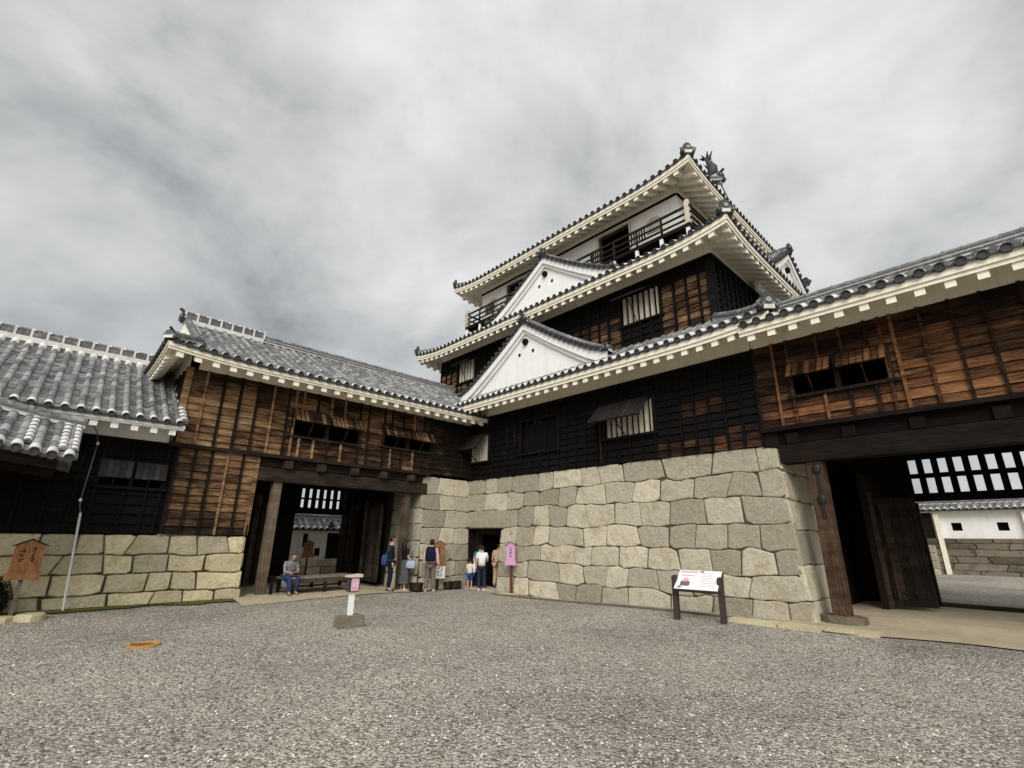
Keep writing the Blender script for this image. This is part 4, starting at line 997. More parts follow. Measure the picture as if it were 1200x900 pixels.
def dormer(parent, fr, uc, z0, half, zap, back, dsc, holes=True):
    """triangular plastered dormer gable in plane d=0 of fr, tiled slopes running back"""
    def sag(f): return -.10*sin(pi*min(1, max(0, f)))*half*.12/.4
    H = zap-z0
    def edge(sx, f, lift=0): return (uc+sx*half*f, zap-H*f+sag(f)*.9+lift+.10*max(0, f-.85)/.15)
    mb = MB(); N_ = 10
    top = [edge(-1, 1-i/N_, -.12) for i in range(N_)]+[edge(1, i/N_, -.12) for i in range(N_+1)]
    poly = [(uc-half*1.02, z0-.8)]+top+[(uc+half*1.02, z0-.8)]
    mb.prism(poly, lambda a, b, t: fr(a, b, t), -.3, -.18, 0, .6)
    g = mb.build('gable', PLASTER, parent)
    bg = MB()    # barge boards, two steps
    for (o0, o1, d0, d1) in ((.02, .30, -.1, .0), (.28, .44, -.18, -.09)):
        for sx in (-1, 1):
            vs = []
            for i in range(N_+1):
                u, z = edge(sx, i/N_); k = 1+.35*(i/N_)**2
                for (oo, dd) in ((o0, d1), (o1*k, d1), (o1*k, d0), (o0, d0)): vs.append(fr(u, z-oo, dd))
            bg.add(vs, [(i*4+j, (i+1)*4+j, (i+1)*4+(j+1) % 4, i*4+(j+1) % 4) for i in range(N_) for j in range(4)]+[(0, 1, 2, 3), (N_*4, N_*4+1, N_*4+2, N_*4+3)], 0, .5)
    bg.build('barge_board', PLASTER, g)
    ho = MB()
    def knob(u, z, r): ho.tube([fr(u, z, -.2), fr(u, z, -.1)], r, 12, 0, .4)
    knob(uc, zap-.62, .0) if False else None
    hx = MB(); hx.prism([(uc+.13*cos(a*pi/3), zap-.78+.13*sin(a*pi/3)) for a in range(6)], lambda a, b, t: fr(a, b, t), -.18, -.06, 0, .4)
    hx.prism([(uc+.06*cos(a*pi/4), zap-.78+.06*sin(a*pi/4)) for a in range(8)], lambda a, b, t: fr(a, b, t), -.06, -.03, 0, .4)
    hx.build('gable_boss', INT, g)
    for sx in (-1, 1):
        hx = MB(); hx.prism([(uc+sx*.36+.065*cos(a*pi/3), zap-1.22+.08*sin(a*pi/3)) for a in range(6)], lambda a, b, t: fr(a, b, t), -.18, -.165, 0, .1); hx.build('gable_vent', INT, g)
    rf = MB(); sp = .27; slope_len = sqrt(half**2+H**2); n = int(slope_len/sp)
    for sx in (-1, 1):
        vs = []
        for i in range(N_+1):
            u, z = edge(sx, i/N_); vs += [fr(u, z+.015, .05), fr(u, z+.015, -back), fr(u, z-.05, .05)]
        rf.add(vs, [(i*3, i*3+1, (i+1)*3+1, (i+1)*3) for i in range(N_)]+[(i*3, (i+1)*3, (i+1)*3+2, i*3+2) for i in range(N_)], 0, .3)
        for i in range(n+1):      # tiles lying along the verge, round ends to the front
            f = (i+.5)/(n+1); u, z = edge(sx, f)
            rf.tube([fr(u, z+.04, .10), fr(u, z+.04, -.42)], .085, 9, 2 if i % 1 == 0 else 0, R(.2, .7))
        # rows running down the slope
        d = -.62
        while d > -back:
            halfpipe(rf, [fr(edge(sx, i/6)[0], edge(sx, i/6)[1]+.02, d) for i in range(7)], .075, .3, .0, 0, 1); d -= .3
        pth = [fr(edge(sx, i/8)[0], edge(sx, i/8)[1]+.07, -.28) for i in range(9)]
        ridge(rf, pth, .2, .13, .075, .3, .045, 1)
    ridge(rf, [fr(uc, zap+.05, .05), fr(uc, zap+.05, -back)], .22, .16, .08, .32, .05, 1)
    oni(rf, fr(uc, zap+.06, .1), fr.N, .62, False)
    for sx in (-1, 1):
        u, z = edge(sx, 1.0); oni(rf, fr(u, z+.02, .08), fr.N, .38, False)
    rf.build('gable_roof', ROOFM, g)
    return g
dormer(r1, Fr((0, -.12, 0), (1, 0, 0), (0, -1, 0)), 3.1, 7.40, 3.75, 9.72, 1.6, '')
dormer(r2, Fr((0, 1.02, 0), (1, 0, 0), (0, -1, 0)), 3.1, 11.05, 3.45, 13.16, 1.6, '')
dormer(r2, Fr((10.55, 0, 0), (0, 1, 0), (1, 0, 0)), 7.6, 10.7, 3.6, 12.95, 2.2, '')

# ------------------------------------------------------------------ walls beyond the gates
def wall_roof(mb, fr, u0, u1, z, half, rise, sp=.30):
    for sgn in (1, -1):
        f = Fr(fr.o, fr.U if sgn > 0 else -fr.U, fr.N*sgn)
        a, b = (u0, u1) if sgn > 0 else (-u1, -u0)
        Slope(f, a, b, half, z, half, rise, curve=.05).tiles(mb, sp=sp, collar=.1)
    ridge(mb, [fr(u0, z+rise, 0), fr(u1, z+rise, 0)], .24, .14, .08, .32, .06, 1)
bw = thing('plaster_wall', 'white plaster wall with a small tiled roof seen through the left gateway', 'wall', (-9, -3, 0))
fb = Fr((-9.0, 0, 0), (0, 1, 0), (1, 0, 0))
mb = MB(); fb.box(mb, -8.5, -1.55, .70, 2.02, -.35, 0, 0, .5); fb.box(mb, -.45, 2.5, .7, 2.02, -.35, 0, 0, .5); fb.box(mb, -2.92, -2.74, .7, 2.0, .002, .05, 0, .6); mb.build('plaster', PLASTER, bw)
mb = MB(); fb.box(mb, -1.55, -.45, .1, 2.0, -.3, -.05, 0, .1); fb.box(mb, -2.72, -2.5, 1.25, 1.85, .002, .02, 0, .1); fb.box(mb, -2.1, -1.85, .85, 1.2, .002, .02, 0, .1); mb.build('dark_opening', INT, bw)
mb = MB(); stones(mb, Fr((-8.55, 0, 0), (0, 1, 0), (1, 0, 0)), [.05, .38, .72], -8.5, -.5, 51, wav=.03, wmin=.5, wmax=.8, bulge=.04); fb.box(mb, -8.5, -.5, 0, .69, -.3, .4, 0, .3); mb.build('stone_footing', STONE, bw)
mb = MB(); wall_roof(mb, Fr((-9.17, 0, 0), (0, 1, 0), (1, 0, 0)), -8.5, 2.5, 2.08, .62, .5); oni(mb, (-8.52, -1.62, 2.2), (1, 0, 0), .45, False); mb.build('roof', ROOFM, bw)
mb = MB(); fb.box(mb, -8.5, 2.5, 1.9, 2.06, -.6, .28, 0, .5); mb.build('plaster_eave', PLASTER_BOUNCE, bw)
fw2 = thing('parapet_wall', 'long white wall with square loopholes on a dark stone footing beyond the right gateway', 'wall', (18, 24, 0))
ff = Fr((0, 24, 0), (1, 0, 0), (0, -1, 0))
mb = MB(); hl = [(a, a+.42, 2.45, 2.87) for a in (11.95, 13.75, 15.55, 17.4, 19.2, 21)]
slab(mb, ff, 3, 34, 2.06, 3.55, -.35, 0, hl, 0, .6); mb.build('plaster', PLASTER, fw2)
mb = MB()
for a in hl: ff.box(mb, a[0], a[1], a[2], a[3], -.34, -.2, 0, .1)
mb.build('loophole_recess', BLACK, fw2)
mb = MB(); ff.box(mb, 10.5, 11.2, 1.9, 3.4, .0, .10, 0, .3); mb.build('dark_panel', INT, fw2)
mb = MB(); rows = [.1, .45, .8, 1.15, 1.5, 1.8, 2.06]; stones(mb, Fr((0, 23.85, 0), (1, 0, 0), (0, -1, 0)), rows, 3, 34, 61, wav=.05, wmin=.9, wmax=1.7, bulge=.03)
ff.box(mb, 3, 34, 0, 2.05, -.3, .12, 0, .2); mb.build('stone_footing', STONE_D, fw2)
mb = MB()
for a in (11.3, 14.75, 18.2, 21.7): ff.box(mb, a, a+.22, .2 if a < 12 else 1.7, 3.41, .05, .24, 0, .6)
mb.build('buttress', PLASTER_BOUNCE, fw2)
mb = MB(); wall_roof(mb, Fr((0, 24.17, 0), (1, 0, 0), (0, -1, 0)), 3, 34, 3.55, .55, .34); mb.build('roof', ROOFM, fw2)
mb = MB(); ff.box(mb, 3, 34, 3.42, 3.53, -.5, .3, 0, .5); mb.build('plaster_eave', PLASTER_BOUNCE, fw2)
sd_ = thing('stone_wall', 'short pale stone retaining wall at left end of the loophole wall', 'stone wall', (10.3, 23, 0))
mb = MB(); stones(mb, Fr((0, 23.3, 0), (1, 0, 0), (0, -1, 0)), [.1, .5, .9, 1.3, 1.7], 8.5, 11.1, 63, wav=.04, wmin=.5, wmax=.9); mb.box((8.5, 23.35, 0), (11.1, 24.5, 1.68), 0, .4); mb.build('facing_stones', STONE, sd_)

# ------------------------------------------------------------------ small tiled roof at the left edge
pv = thing('gate_roof', 'small curved tile roof with white mortared eave on dark posts at left edge', 'roofed gate', (2, -13.5, 0))
fp = Fr((1.75, 0, 0), (0, 1, 0), (1, 0, 0))
class Curved(Slope):
    def z(s, u, t):
        e = max(0, s.u1-u); return Slope.z(s, u, t)+.10*min(e, 3)+.035*min(e, 3)**2
ps = Curved(fp, -16.2, -11.80, 1.15, 3.04, 1.5, .83, curve=.1)
mb = MB(); ps.tiles(mb, sp=.25, rad=.078, course=.15, collar=.20)
fpb = Fr((1.05, 0, 0), (0, -1, 0), (-1, 0, 0))
class CurvedB(Slope):
    def z(s, u, t):
        e = max(0, u-s.u0); return Slope.z(s, u, t)+.10*min(e, 3)+.035*min(e, 3)**2
CurvedB(fpb, 11.80, 16.2, 1.15, 3.04, 1.5, .83, curve=.1).tiles(mb, sp=.25, rad=.078, course=.3, collar=0)
mb.build('roof', ROOFM, pv)
rg = MB()
for u in (-11.88, -12.05, -12.55): halfpipe(rg, [ps.p(u, t, .045) for t in (.2, .6, 1.0, 1.48)], .06, .2, .12, 0, 1)
ridge(rg, [(1.4, y, ps.z(y, 1.5)) for y in (-16.2, -15.5, -14.8, -14, -13.3, -12.6, -12, -11.78)], .24, .14, .08, .3, .1, 1)
rg.build('ridge', ROOFM, pv)
for y in (-13.9, -15.8): mb = MB(); mb.box((1.3, y-.12, 0.02), (1.54, y+.12, 3.5), 0, .2); mb.build('post', BEAM_D, pv)
mb = MB(); mb.bar((2.45, -16, 3.4), (2.45, -12.05, 2.97), .16, .18, Z, 0, .5); mb.bar((.4, -16, 3.4), (.4, -12.05, 2.97), .16, .18, Z, 0, .3)
for y in (-12.6, -13.9, -15.3): mb.bar((.3, y, 3.05+.1*(-11.8-y)*.9), (2.6, y, 3.05+.1*(-11.8-y)*.9), .14, .14, Z, 0, .3)
mb.bar((1.42, -16, 3.75), (1.42, -12, 3.45), .2, .2, Z, 0, .3)
mb.build('eave_beams', BEAM, pv)

# ------------------------------------------------------------------ notice boards, posts and small things
def local(o): o.location = (0, 0, 0); return o
def facing(t, d): t.rotation_euler = (0, 0, math.atan2(d[1], d[0])-pi/2); return t   # local +y looks along d
def strokes(mb, P, cols, z0, z1, w, seed, k=.018):
    """columns of brush-written characters as small ink strokes"""
    rnd = random.Random(seed)
    for c in cols:
        z = z1
        while z > z0+w:
            for _ in range(4):
                a = c+rnd.uniform(-.35, .35)*w; b = z-rnd.uniform(.1, .85)*w; hz = rnd.random() < .6
                l = w*rnd.uniform(.35, .8); x0, x1 = (a-l/2, a+l/2) if hz else (a-k/2, a+k/2); y0, y1 = (b-k/2, b+k/2) if hz else (b-l/2, b+l/2)
                mb.add([P(x0, y0), P(x1, y0), P(x1, y1), P(x0, y1)], [(0, 1, 2, 3)], 0, .5)
            z -= w*1.12
def kosatsu(name, label, loc, d, w, zb, zt, body, roofm, postm, plate=None, post=.07, ink=2, white=None, shelf=True, group=None):
    t = facing(thing(name, label, 'notice board', loc, group), d)
    mb = MB(); h = zt-zb; hw = w/2
    mb.prism([(-hw, zb), (hw, zb), (hw, zt-.10), (0, zt), (-hw, zt-.10)], lambda a, b, q: V(a, q, b), -.018, .018, 0, .6); bo = local(mb.build('board', body, t))
    mb = MB()
    for s_ in (-1, 1): mb.bar((0, 0, zt+.012), (s_*(hw+.05), 0, zt-.125), .075, .022, V(0, 0, 1), 0, .35)
    local(mb.build('board_roof', roofm, t))
    mb = MB(); mb.box((-post/2, -.018-post, -.02), (post/2, -.021, zt-.14), 0, .5); local(mb.build('post', postm, t))
    if shelf:
        mb = MB(); mb.box((-hw-.04, .0, zb-.12), (hw+.04, .05, zb+.02), 0, .55); local(mb.build('lower_plate', body, t))
    if ink:
        mb = MB(); strokes(mb, lambda a, b: V(-a, .0205, b), [(i-(ink-1)/2)*w*.36 for i in range(ink)], zb+.1, zt-.16, w*.2, int(loc[0]*100)); bo2 = mb.build('lettering', INK, bo); bo2.location = (0, 0, 0)
    if white:
        mb = MB(); mb.box((-white[0]/2, .02, white[1]), (white[0]/2, .045, white[2]), 0, .5); p = local(mb.build('paper_notice', WHITE, t))
        mb = MB(); strokes(mb, lambda a, b: V(-a, .0475, b), [.1, -.02], white[1]+.05, white[2]-.06, .1, 5, .012); o = mb.build('lettering', INK, p); o.location = (0, 0, 0)
    return t
kosatsu('notice_board', 'orange-brown wooden notice board on grey post before the low wall at left', (.55, -12.06, gz(.55, -12.06)), (.86, .0, 0), .46, .84, 1.50, SIGN_O, BEAM, GREY_WOOD, ink=2)
kosatsu('notice_board', 'narrow orange notice board with white paper below, on the stone pier', (.36, -1.5, gz(.36, -1.5)), (1, -.35, 0), .38, .90, 1.62, SIGN_O, SIGN_O, POST_D, ink=1, white=(.44, .38, .84))
kosatsu('notice_board', 'pink-purple notice board on brown post beside the wall doorway', (2.97, -.5, gz(2.97, -.5)), (.45, -1, 0), .31, 1.02, 1.62, PURPLE, PURPLE_D, mat('brown_post', (.09, .035, .018), .8), ink=1)
kosatsu('notice_board', 'small brown notice board in front of the white wall through the left gateway', (-7.5, -3.0, 0.05), (1, -.3, 0), .42, .9, 1.5, SIGN_O, SIGN_O, POST_D, ink=1)
mb = MB(); mb.box((2.55, -.75, gz(2.7, -.6)-.05), (3.2, -.35, gz(2.7, -.6)+.05), 0, .6); tag(mb.build('stepping_stone', STONE_Y), 'flat pale stone under the pink-purple notice board', 'stone')
# low guide post on a concrete block
t = thing('guide_post', 'short white post with small pink poster sign set in a square concrete block', 'sign post', (5.2, -7.1, gz(5.2, -7.1)))
t.rotation_euler = (0, 0, radians(-2))
mb = MB(); mb.hexa([(-.19, -.26, -.02), (.19, -.26, -.02), (.19, .26, -.02), (-.19, .26, -.02), (-.165, -.24, .215), (.165, -.24, .215), (.165, .24, .215), (-.165, .24, .215)], 0, .4); local(mb.build('concrete_block', CONC, t))
mb = MB(); mb.box((-.045, -.045, .21), (.045, .045, .66), 0, .5); local(mb.build('post', WHITE, t))
mb = MB(); mb.box((-.10, -.10, .655), (.10, .10, .93), 0, .5); hd = local(mb.build('sign_box', IRON, t))
mb = MB(); mb.box((.101, -.085, .67), (.106, .085, .915), 0, .5); mb.box((-.085, -.106, .67), (.085, -.101, .915), 1, .5); o = mb.build('poster', [mat('pink_poster', (.62, .32, .42), .6), mat('grey_poster', (.05, .045, .05), .6)], hd); o.location = (0, 0, 0)
mb = MB(); strokes(mb, lambda a, b: V(.108, a, b), [.04, -.03], .70, .9, .05, 9, .01); o = mb.build('lettering', WHITE, hd); o.location = (0, 0, 0)
mb = MB(); mb.hexa([(-.14, -.14, .93), (.14, -.14, .93), (.14, .14, .93), (-.14, .14, .93), (-.14, -.14, .95), (.14, -.14, .95), (.14, .14, .985), (-.14, .14, .985)], 0, .6); local(mb.build('sign_cap', mat('pale_cap', (.55, .46, .38), .7), t))
# visitor information board
t = facing(thing('information_board', 'slanted white information panel on two dark posts before the tall stone wall', 'information board', (9.95, -1.72, gz(9.95, -1.7))), (.12, -1, 0))
IB = mat('brown_metal_post', (.045, .03, .026), .6)
for s_ in (-1, 1):
    mb = MB(); x = -s_*.48; mb.hexa([(x-.05, -.06, -.05), (x+.05, -.06, -.05), (x+.05, .06, -.05), (x-.05, .06, -.05), (x-.05, -.10, .86), (x+.05, -.10, .86), (x+.05, .02, .83), (x-.05, .02, .83)], 0, .5); local(mb.build('leg', IB, t))
def IP(a, b, q): return V(-a, .16-b*.78-q*.0+q*.55, .60+b*.62+q*.8)
mb = MB(); mb.prism([(-.44, 0), (.46, 0), (.46, .58), (-.44, .58)], IP, -.02, .0, 0, .5); pa = local(mb.build('panel', mat('white_panel', (.82, .80, .80), .35), t))
mb = MB(); mb.prism([(-.44, -.03), (.46, -.03), (.46, -.003), (-.44, -.003)], IP, -.04, .01, 0, .5); mb.prism([(-.46, .0), (.48, .0), (.48, .58), (-.46, .58)], IP, -.05, -.022, 0, .5); mb.bar((-.48, -.13, .70), (.48, -.13, .70), .05, .08, Z, 0, .5); local(mb.build('panel_frame', IB, t))
mb = MB()
def quad(a0, a1, b0, b1, mi): mb.add([IP(a0, b0, .004), IP(a1, b0, .004), IP(a1, b1, .004), IP(a0, b1, .004)], [(0, 1, 2, 3)], mi, .5)
quad(-.40, -.02, .50, .55, 0); quad(-.36, -.08, .40, .43, 1); quad(-.34, -.14, .10, .24, 2); quad(-.30, -.18, .16, .34, 0); quad(-.28, -.20, .2, .26, 3); quad(-.38, -.30, .04, .09, 2)
rnd = random.Random(4)
for i in range(9): quad(.06, .06+rnd.uniform(.22, .36), .50-.05*i, .512-.05*i, 1)
quad(.02, .10, .52, .56, 2)
o = mb.build('printed_map', [mat('print_pink', (.66, .36, .42), .5), mat('print_grey', (.42, .42, .44), .5), mat('print_dark', (.16, .12, .13), .5), WHITE], pa); o.location = (0, 0, 0)
# bench
t = thing('bench', 'wide weathered wooden bench platform under the left gateway', 'bench', (-.42, -5.45, gz(-.4, -5.4)))
t.rotation_euler = (0, 0, radians(8))
mb = MB()
for i in range(6): mb.box((-.42+.14*i+.004, -1.15, .42), (-.42+.14*(i+1)-.004, 1.15, .465), 0, R(.3, .9))
local(mb.build('seat', GREY_WOOD, t))
mb = MB()
for x in (-.40, .36): mb.box((x, -1.13, .30), (x+.05, 1.13, .418), 0, .5); mb.box((x, -1.1, .12), (x+.04, 1.1, .17), 0, .4)
local(mb.build('apron', POST, t))
for x in (-.39, .35):
    for y in (-1.05, .0, .98): mb = MB(); mb.box((x, y, -.02), (x+.07, y+.08, .30), 0, .3); local(mb.build('leg', POST_D, t))
# dark barrier post at the bench end
mb = MB(); mb.box((.10, -7.0, 0), (.17, -6.93, .62), 0, .4); mb.box((.07, -7.03, .6), (.2, -6.9, .64), 0, .4); tag(mb.build('barrier_post', BEAM_D), 'short black post at left end of the bench', 'post')
# planter tubs
tl = ['single dark wooden tub at the foot of the stone pier behind the woman', 'smaller of two dark wooden tubs beside the wall doorway', 'larger of two dark wooden tubs beside the wall doorway']
for (x, y, r_, h_), lb in zip(((.42, -2.42, .24, .28), (.36, -1.06, .16, .25), (.36, -.74, .23, .27)), tl):
    t = thing('wooden_tub', lb, 'tub', (x, y, gz(x, y)), 'wooden tubs along the stone pier')
    mb = MB(); q = 14
    for j in range(q):
        a0, a1 = 2*pi*j/q, 2*pi*(j+.93)/q
        f = lambda a, r, z: (r*cos(a), r*sin(a), z)
        mb.hexa([f(a0, r_*.8, 0), f(a1, r_*.8, 0), f(a1, r_*.7, 0), f(a0, r_*.7, 0), f(a0, r_, h_), f(a1, r_, h_), f(a1, r_*.9, h_), f(a0, r_*.9, h_)], 0, R(.2, .8))
    local(mb.build('staves', POST_D, t))
    mb = MB(); mb.prism([(r_*.86*cos(2*pi*j/14), r_*.86*sin(2*pi*j/14)) for j in range(14)], lambda a, b, z: V(a, b, z), .02, h_*.75, 0, .4); local(mb.build('contents', INT, t))
    mb = MB()
    for z in (.25, .75):
        rr = r_*(.8+.2*z)+.008; mb.tube([(rr*cos(2*pi*j/16), rr*sin(2*pi*j/16), h_*z) for j in range(17)], .01, 5, 0, .5)
    local(mb.build('hoops', IRON, t))
# survey cover in the gravel
x, y = 4.84, -10.42; g = gz(x, y)
t = thing('drain_cover', 'round rusty drain cover with orange-yellow rim in the gravel', 'drain cover', (x, y, g))
def rng(r, z): return [V(r*cos(2*pi*j/28), r*sin(2*pi*j/28), z) for j in range(28)]
mb = MB(); vs = rng(.235, -.02)+rng(.232, .034)+rng(.178, .034)+rng(.175, .012); mb.add(vs, [(k*28+j, k*28+(j+1) % 28, (k+1)*28+(j+1) % 28, (k+1)*28+j) for k in range(3) for j in range(28)], 0, .5); local(mb.build('rim', RUST, t))
mb = MB(); mb.add(rng(.176, .014), [tuple(range(28))], 0, .5); 
for i in range(-2, 3): mb.box((-.12, i*.05-.01, .0145), (.12, i*.05+.01, .024), 0, .5)
local(mb.build('cover', RUST_D, t))
# white conduit pole with lightning wire
t = thing('conduit_pole', 'leaning white pole with thin wire running up to the wing eave', 'pole', (.25, -11.25, .15))
mb = MB(); mb.tube([(.25, -11.25, .02), (.25, -11.41, 2.16)], .024, 10, 0, .5); mb.build('pole', GREYPIPE, t)
mb = MB(); mb.tube([(.25, -11.41, 2.15), (.22, -11.45, 2.3), (.2, -11.47, 2.44), (.14, -11.45, 3.2), (.12, -11.44, 3.75), (.16, -11.5, 4.0), (.3, -11.66, 4.2), (.55, -11.72, 4.27)], .011, 6, 0, .5); mb.build('wire', WIRE, t)
mb = MB()
for p in ((.2, -11.47, 2.44), (.12, -11.44, 3.76)): mb.ball(p, .032, .032, .045, 10, 6, 0, .5)
mb.build('insulator', WHITE, t)
# kerb stones and dark shrub at the left edge
for (x, y, a, b, h_, lb) in ((.78, -11.75, .28, .26, .12, 'pale flat kerb stone beside the notice board post'), (.75, -12.35, .25, .4, .09, 'low grey kerb stone in front of the dark shrub')):
    mb = MB(); rnd = random.Random(int(x*90)); n = 9
    o0 = [(a*cos(2*pi*j/n)*rnd.uniform(.85, 1.1), b*sin(2*pi*j/n)*rnd.uniform(.85, 1.1)) for j in range(n)]
    g = gz(x, y); vs = [V(x+p, y+q, g-.04) for p, q in o0]+[V(x+p*.97, y+q*.97, g+h_*.75) for p, q in o0]+[V(x+p*.82, y+q*.82, g+h_) for p, q in o0]
    mb.add(vs, [(k*n+j, k*n+(j+1) % n, (k+1)*n+(j+1) % n, (k+1)*n+j) for k in range(2) for j in range(n)]+[tuple(range(2*n, 3*n))], 0, .8)
    tag(mb.build('kerb_stone', STONE_Y), lb, 'kerb stone', 'kerb stones at the wing wall')
mb = MB(); rnd = random.Random(8)
for i in range(1500):
    th = rnd.uniform(0, 2*pi); ph = math.acos(rnd.uniform(-.2, 1)); rr = rnd.uniform(.55, 1)*(1+.25*noise.noise(V(th*1.3, ph*2, 4)))
    c = V(.35+.36*rr*sin(ph)*cos(th), -12.55+.42*rr*sin(ph)*sin(th), .30+.78*rr*cos(ph)*.75)
    a = V(rnd.gauss(0, 1), rnd.gauss(0, 1), rnd.gauss(0, 1)).normalized(); b = a.orthogonal().normalized()*.022; a = a*.05
    mb.add([c-a, c+b, c+a, c-b], [(0, 1, 2, 3)], 0, .5)
sh = thing('shrub', 'dark leafy shrub against the low stone wall at far left', 'shrub', (.35, -12.55, .12))
mb.build('foliage', LEAF, sh)
mb = MB()
for k in range(5): mb.tube([(.35, -12.55, .05), (.35+.1*cos(k*1.3), -12.55+.1*sin(k*1.3), .35), (.35+.22*cos(k*1.3), -12.55+.25*sin(k*1.3), .65)], [.02, .014, .006], 5, 0, .5)
mb.build('stems', BEAM_D, sh)

# ------------------------------------------------------------------ people
def skin_mesh(name, J, E, root, m, parent, sub=2):
    me = bpy.data.meshes.new(name); ks = list(J); ix = {k: i for i, k in enumerate(ks)}
    me.from_pydata([J[k][0] for k in ks], [(ix[a], ix[b]) for a, b in E], []); o = bpy.data.objects.new(name, me); COL.objects.link(o)
    md = o.modifiers.new('s', 'SKIN'); md.use_smooth_shade = True
    for k in ks:
        sv = me.skin_vertices[0].data[ix[k]]; r = J[k][1]; sv.radius = r if hasattr(r, '__len__') else (r, r); sv.use_root = (k == root)
    md2 = o.modifiers.new('b', 'SUBSURF'); md2.levels = sub; md2.render_levels = sub
    dg = bpy.context.evaluated_depsgraph_get(); dg.update()
    nm = bpy.data.meshes.new_from_object(o.evaluated_get(dg)); nm.name = name
    o.modifiers.clear(); o.data = nm; bpy.data.meshes.remove(me)
    nm.materials.clear(); nm.materials.append(m)
    for p in nm.polygons: p.use_smooth = True
    o.parent = parent; o.location = (0, 0, 0)
    return o
def add_bits(o, mb, mats):
    """append small modelled pieces (features, fingers) to the body mesh"""
    bm = bmesh.new(); bm.from_mesh(o.data); base = len(o.data.materials)
    for m in mats: o.data.materials.append(m)
    vs = [bm.verts.new(v) for v in mb.v]
    for f, mi in zip(mb.f, mb.mi):
        try: ff_ = bm.faces.new([vs[i] for i in f]); ff_.material_index = base+mi if mi else 0; ff_.smooth = True
        except ValueError: pass
    bm.to_mesh(o.data); bm.free()
STAND = dict(pelvis=(0, 0, .92), spine=(0, .01, 1.08), chest=(0, 0, 1.27), nb=(0, -.01, 1.405), neck=(0, .005, 1.465), jaw=(0, .025, 1.525), head=(0, .02, 1.585), crown=(0, .01, 1.645),
             shL=(-.175, -.01, 1.36), elL=(-.225, -.03, 1.10), wrL=(-.225, .05, .87), paL=(-.222, .075, .79), shR=(.175, -.01, 1.36), elR=(.225, -.03, 1.10), wrR=(.225, .05, .87), paR=(.222, .075, .79),
             hiL=(-.09, 0, .86), knL=(-.10, .025, .48), anL=(-.105, -.015, .085), toL=(-.125, .12, .035), hiR=(.09, 0, .86), knR=(.10, .025, .48), anR=(.105, -.015, .085), toR=(.125, .12, .035))
RAD = dict(pelvis=(.15, .108), spine=(.135, .10), chest=(.155, .112), nb=(.085, .07), neck=.052, jaw=(.062, .074), head=(.074, .092), crown=(.05, .062), sh=.058, el=.042, wr=.028, pa=(.036, .022), hi=.085, kn=.056, an=.04, to=.034)
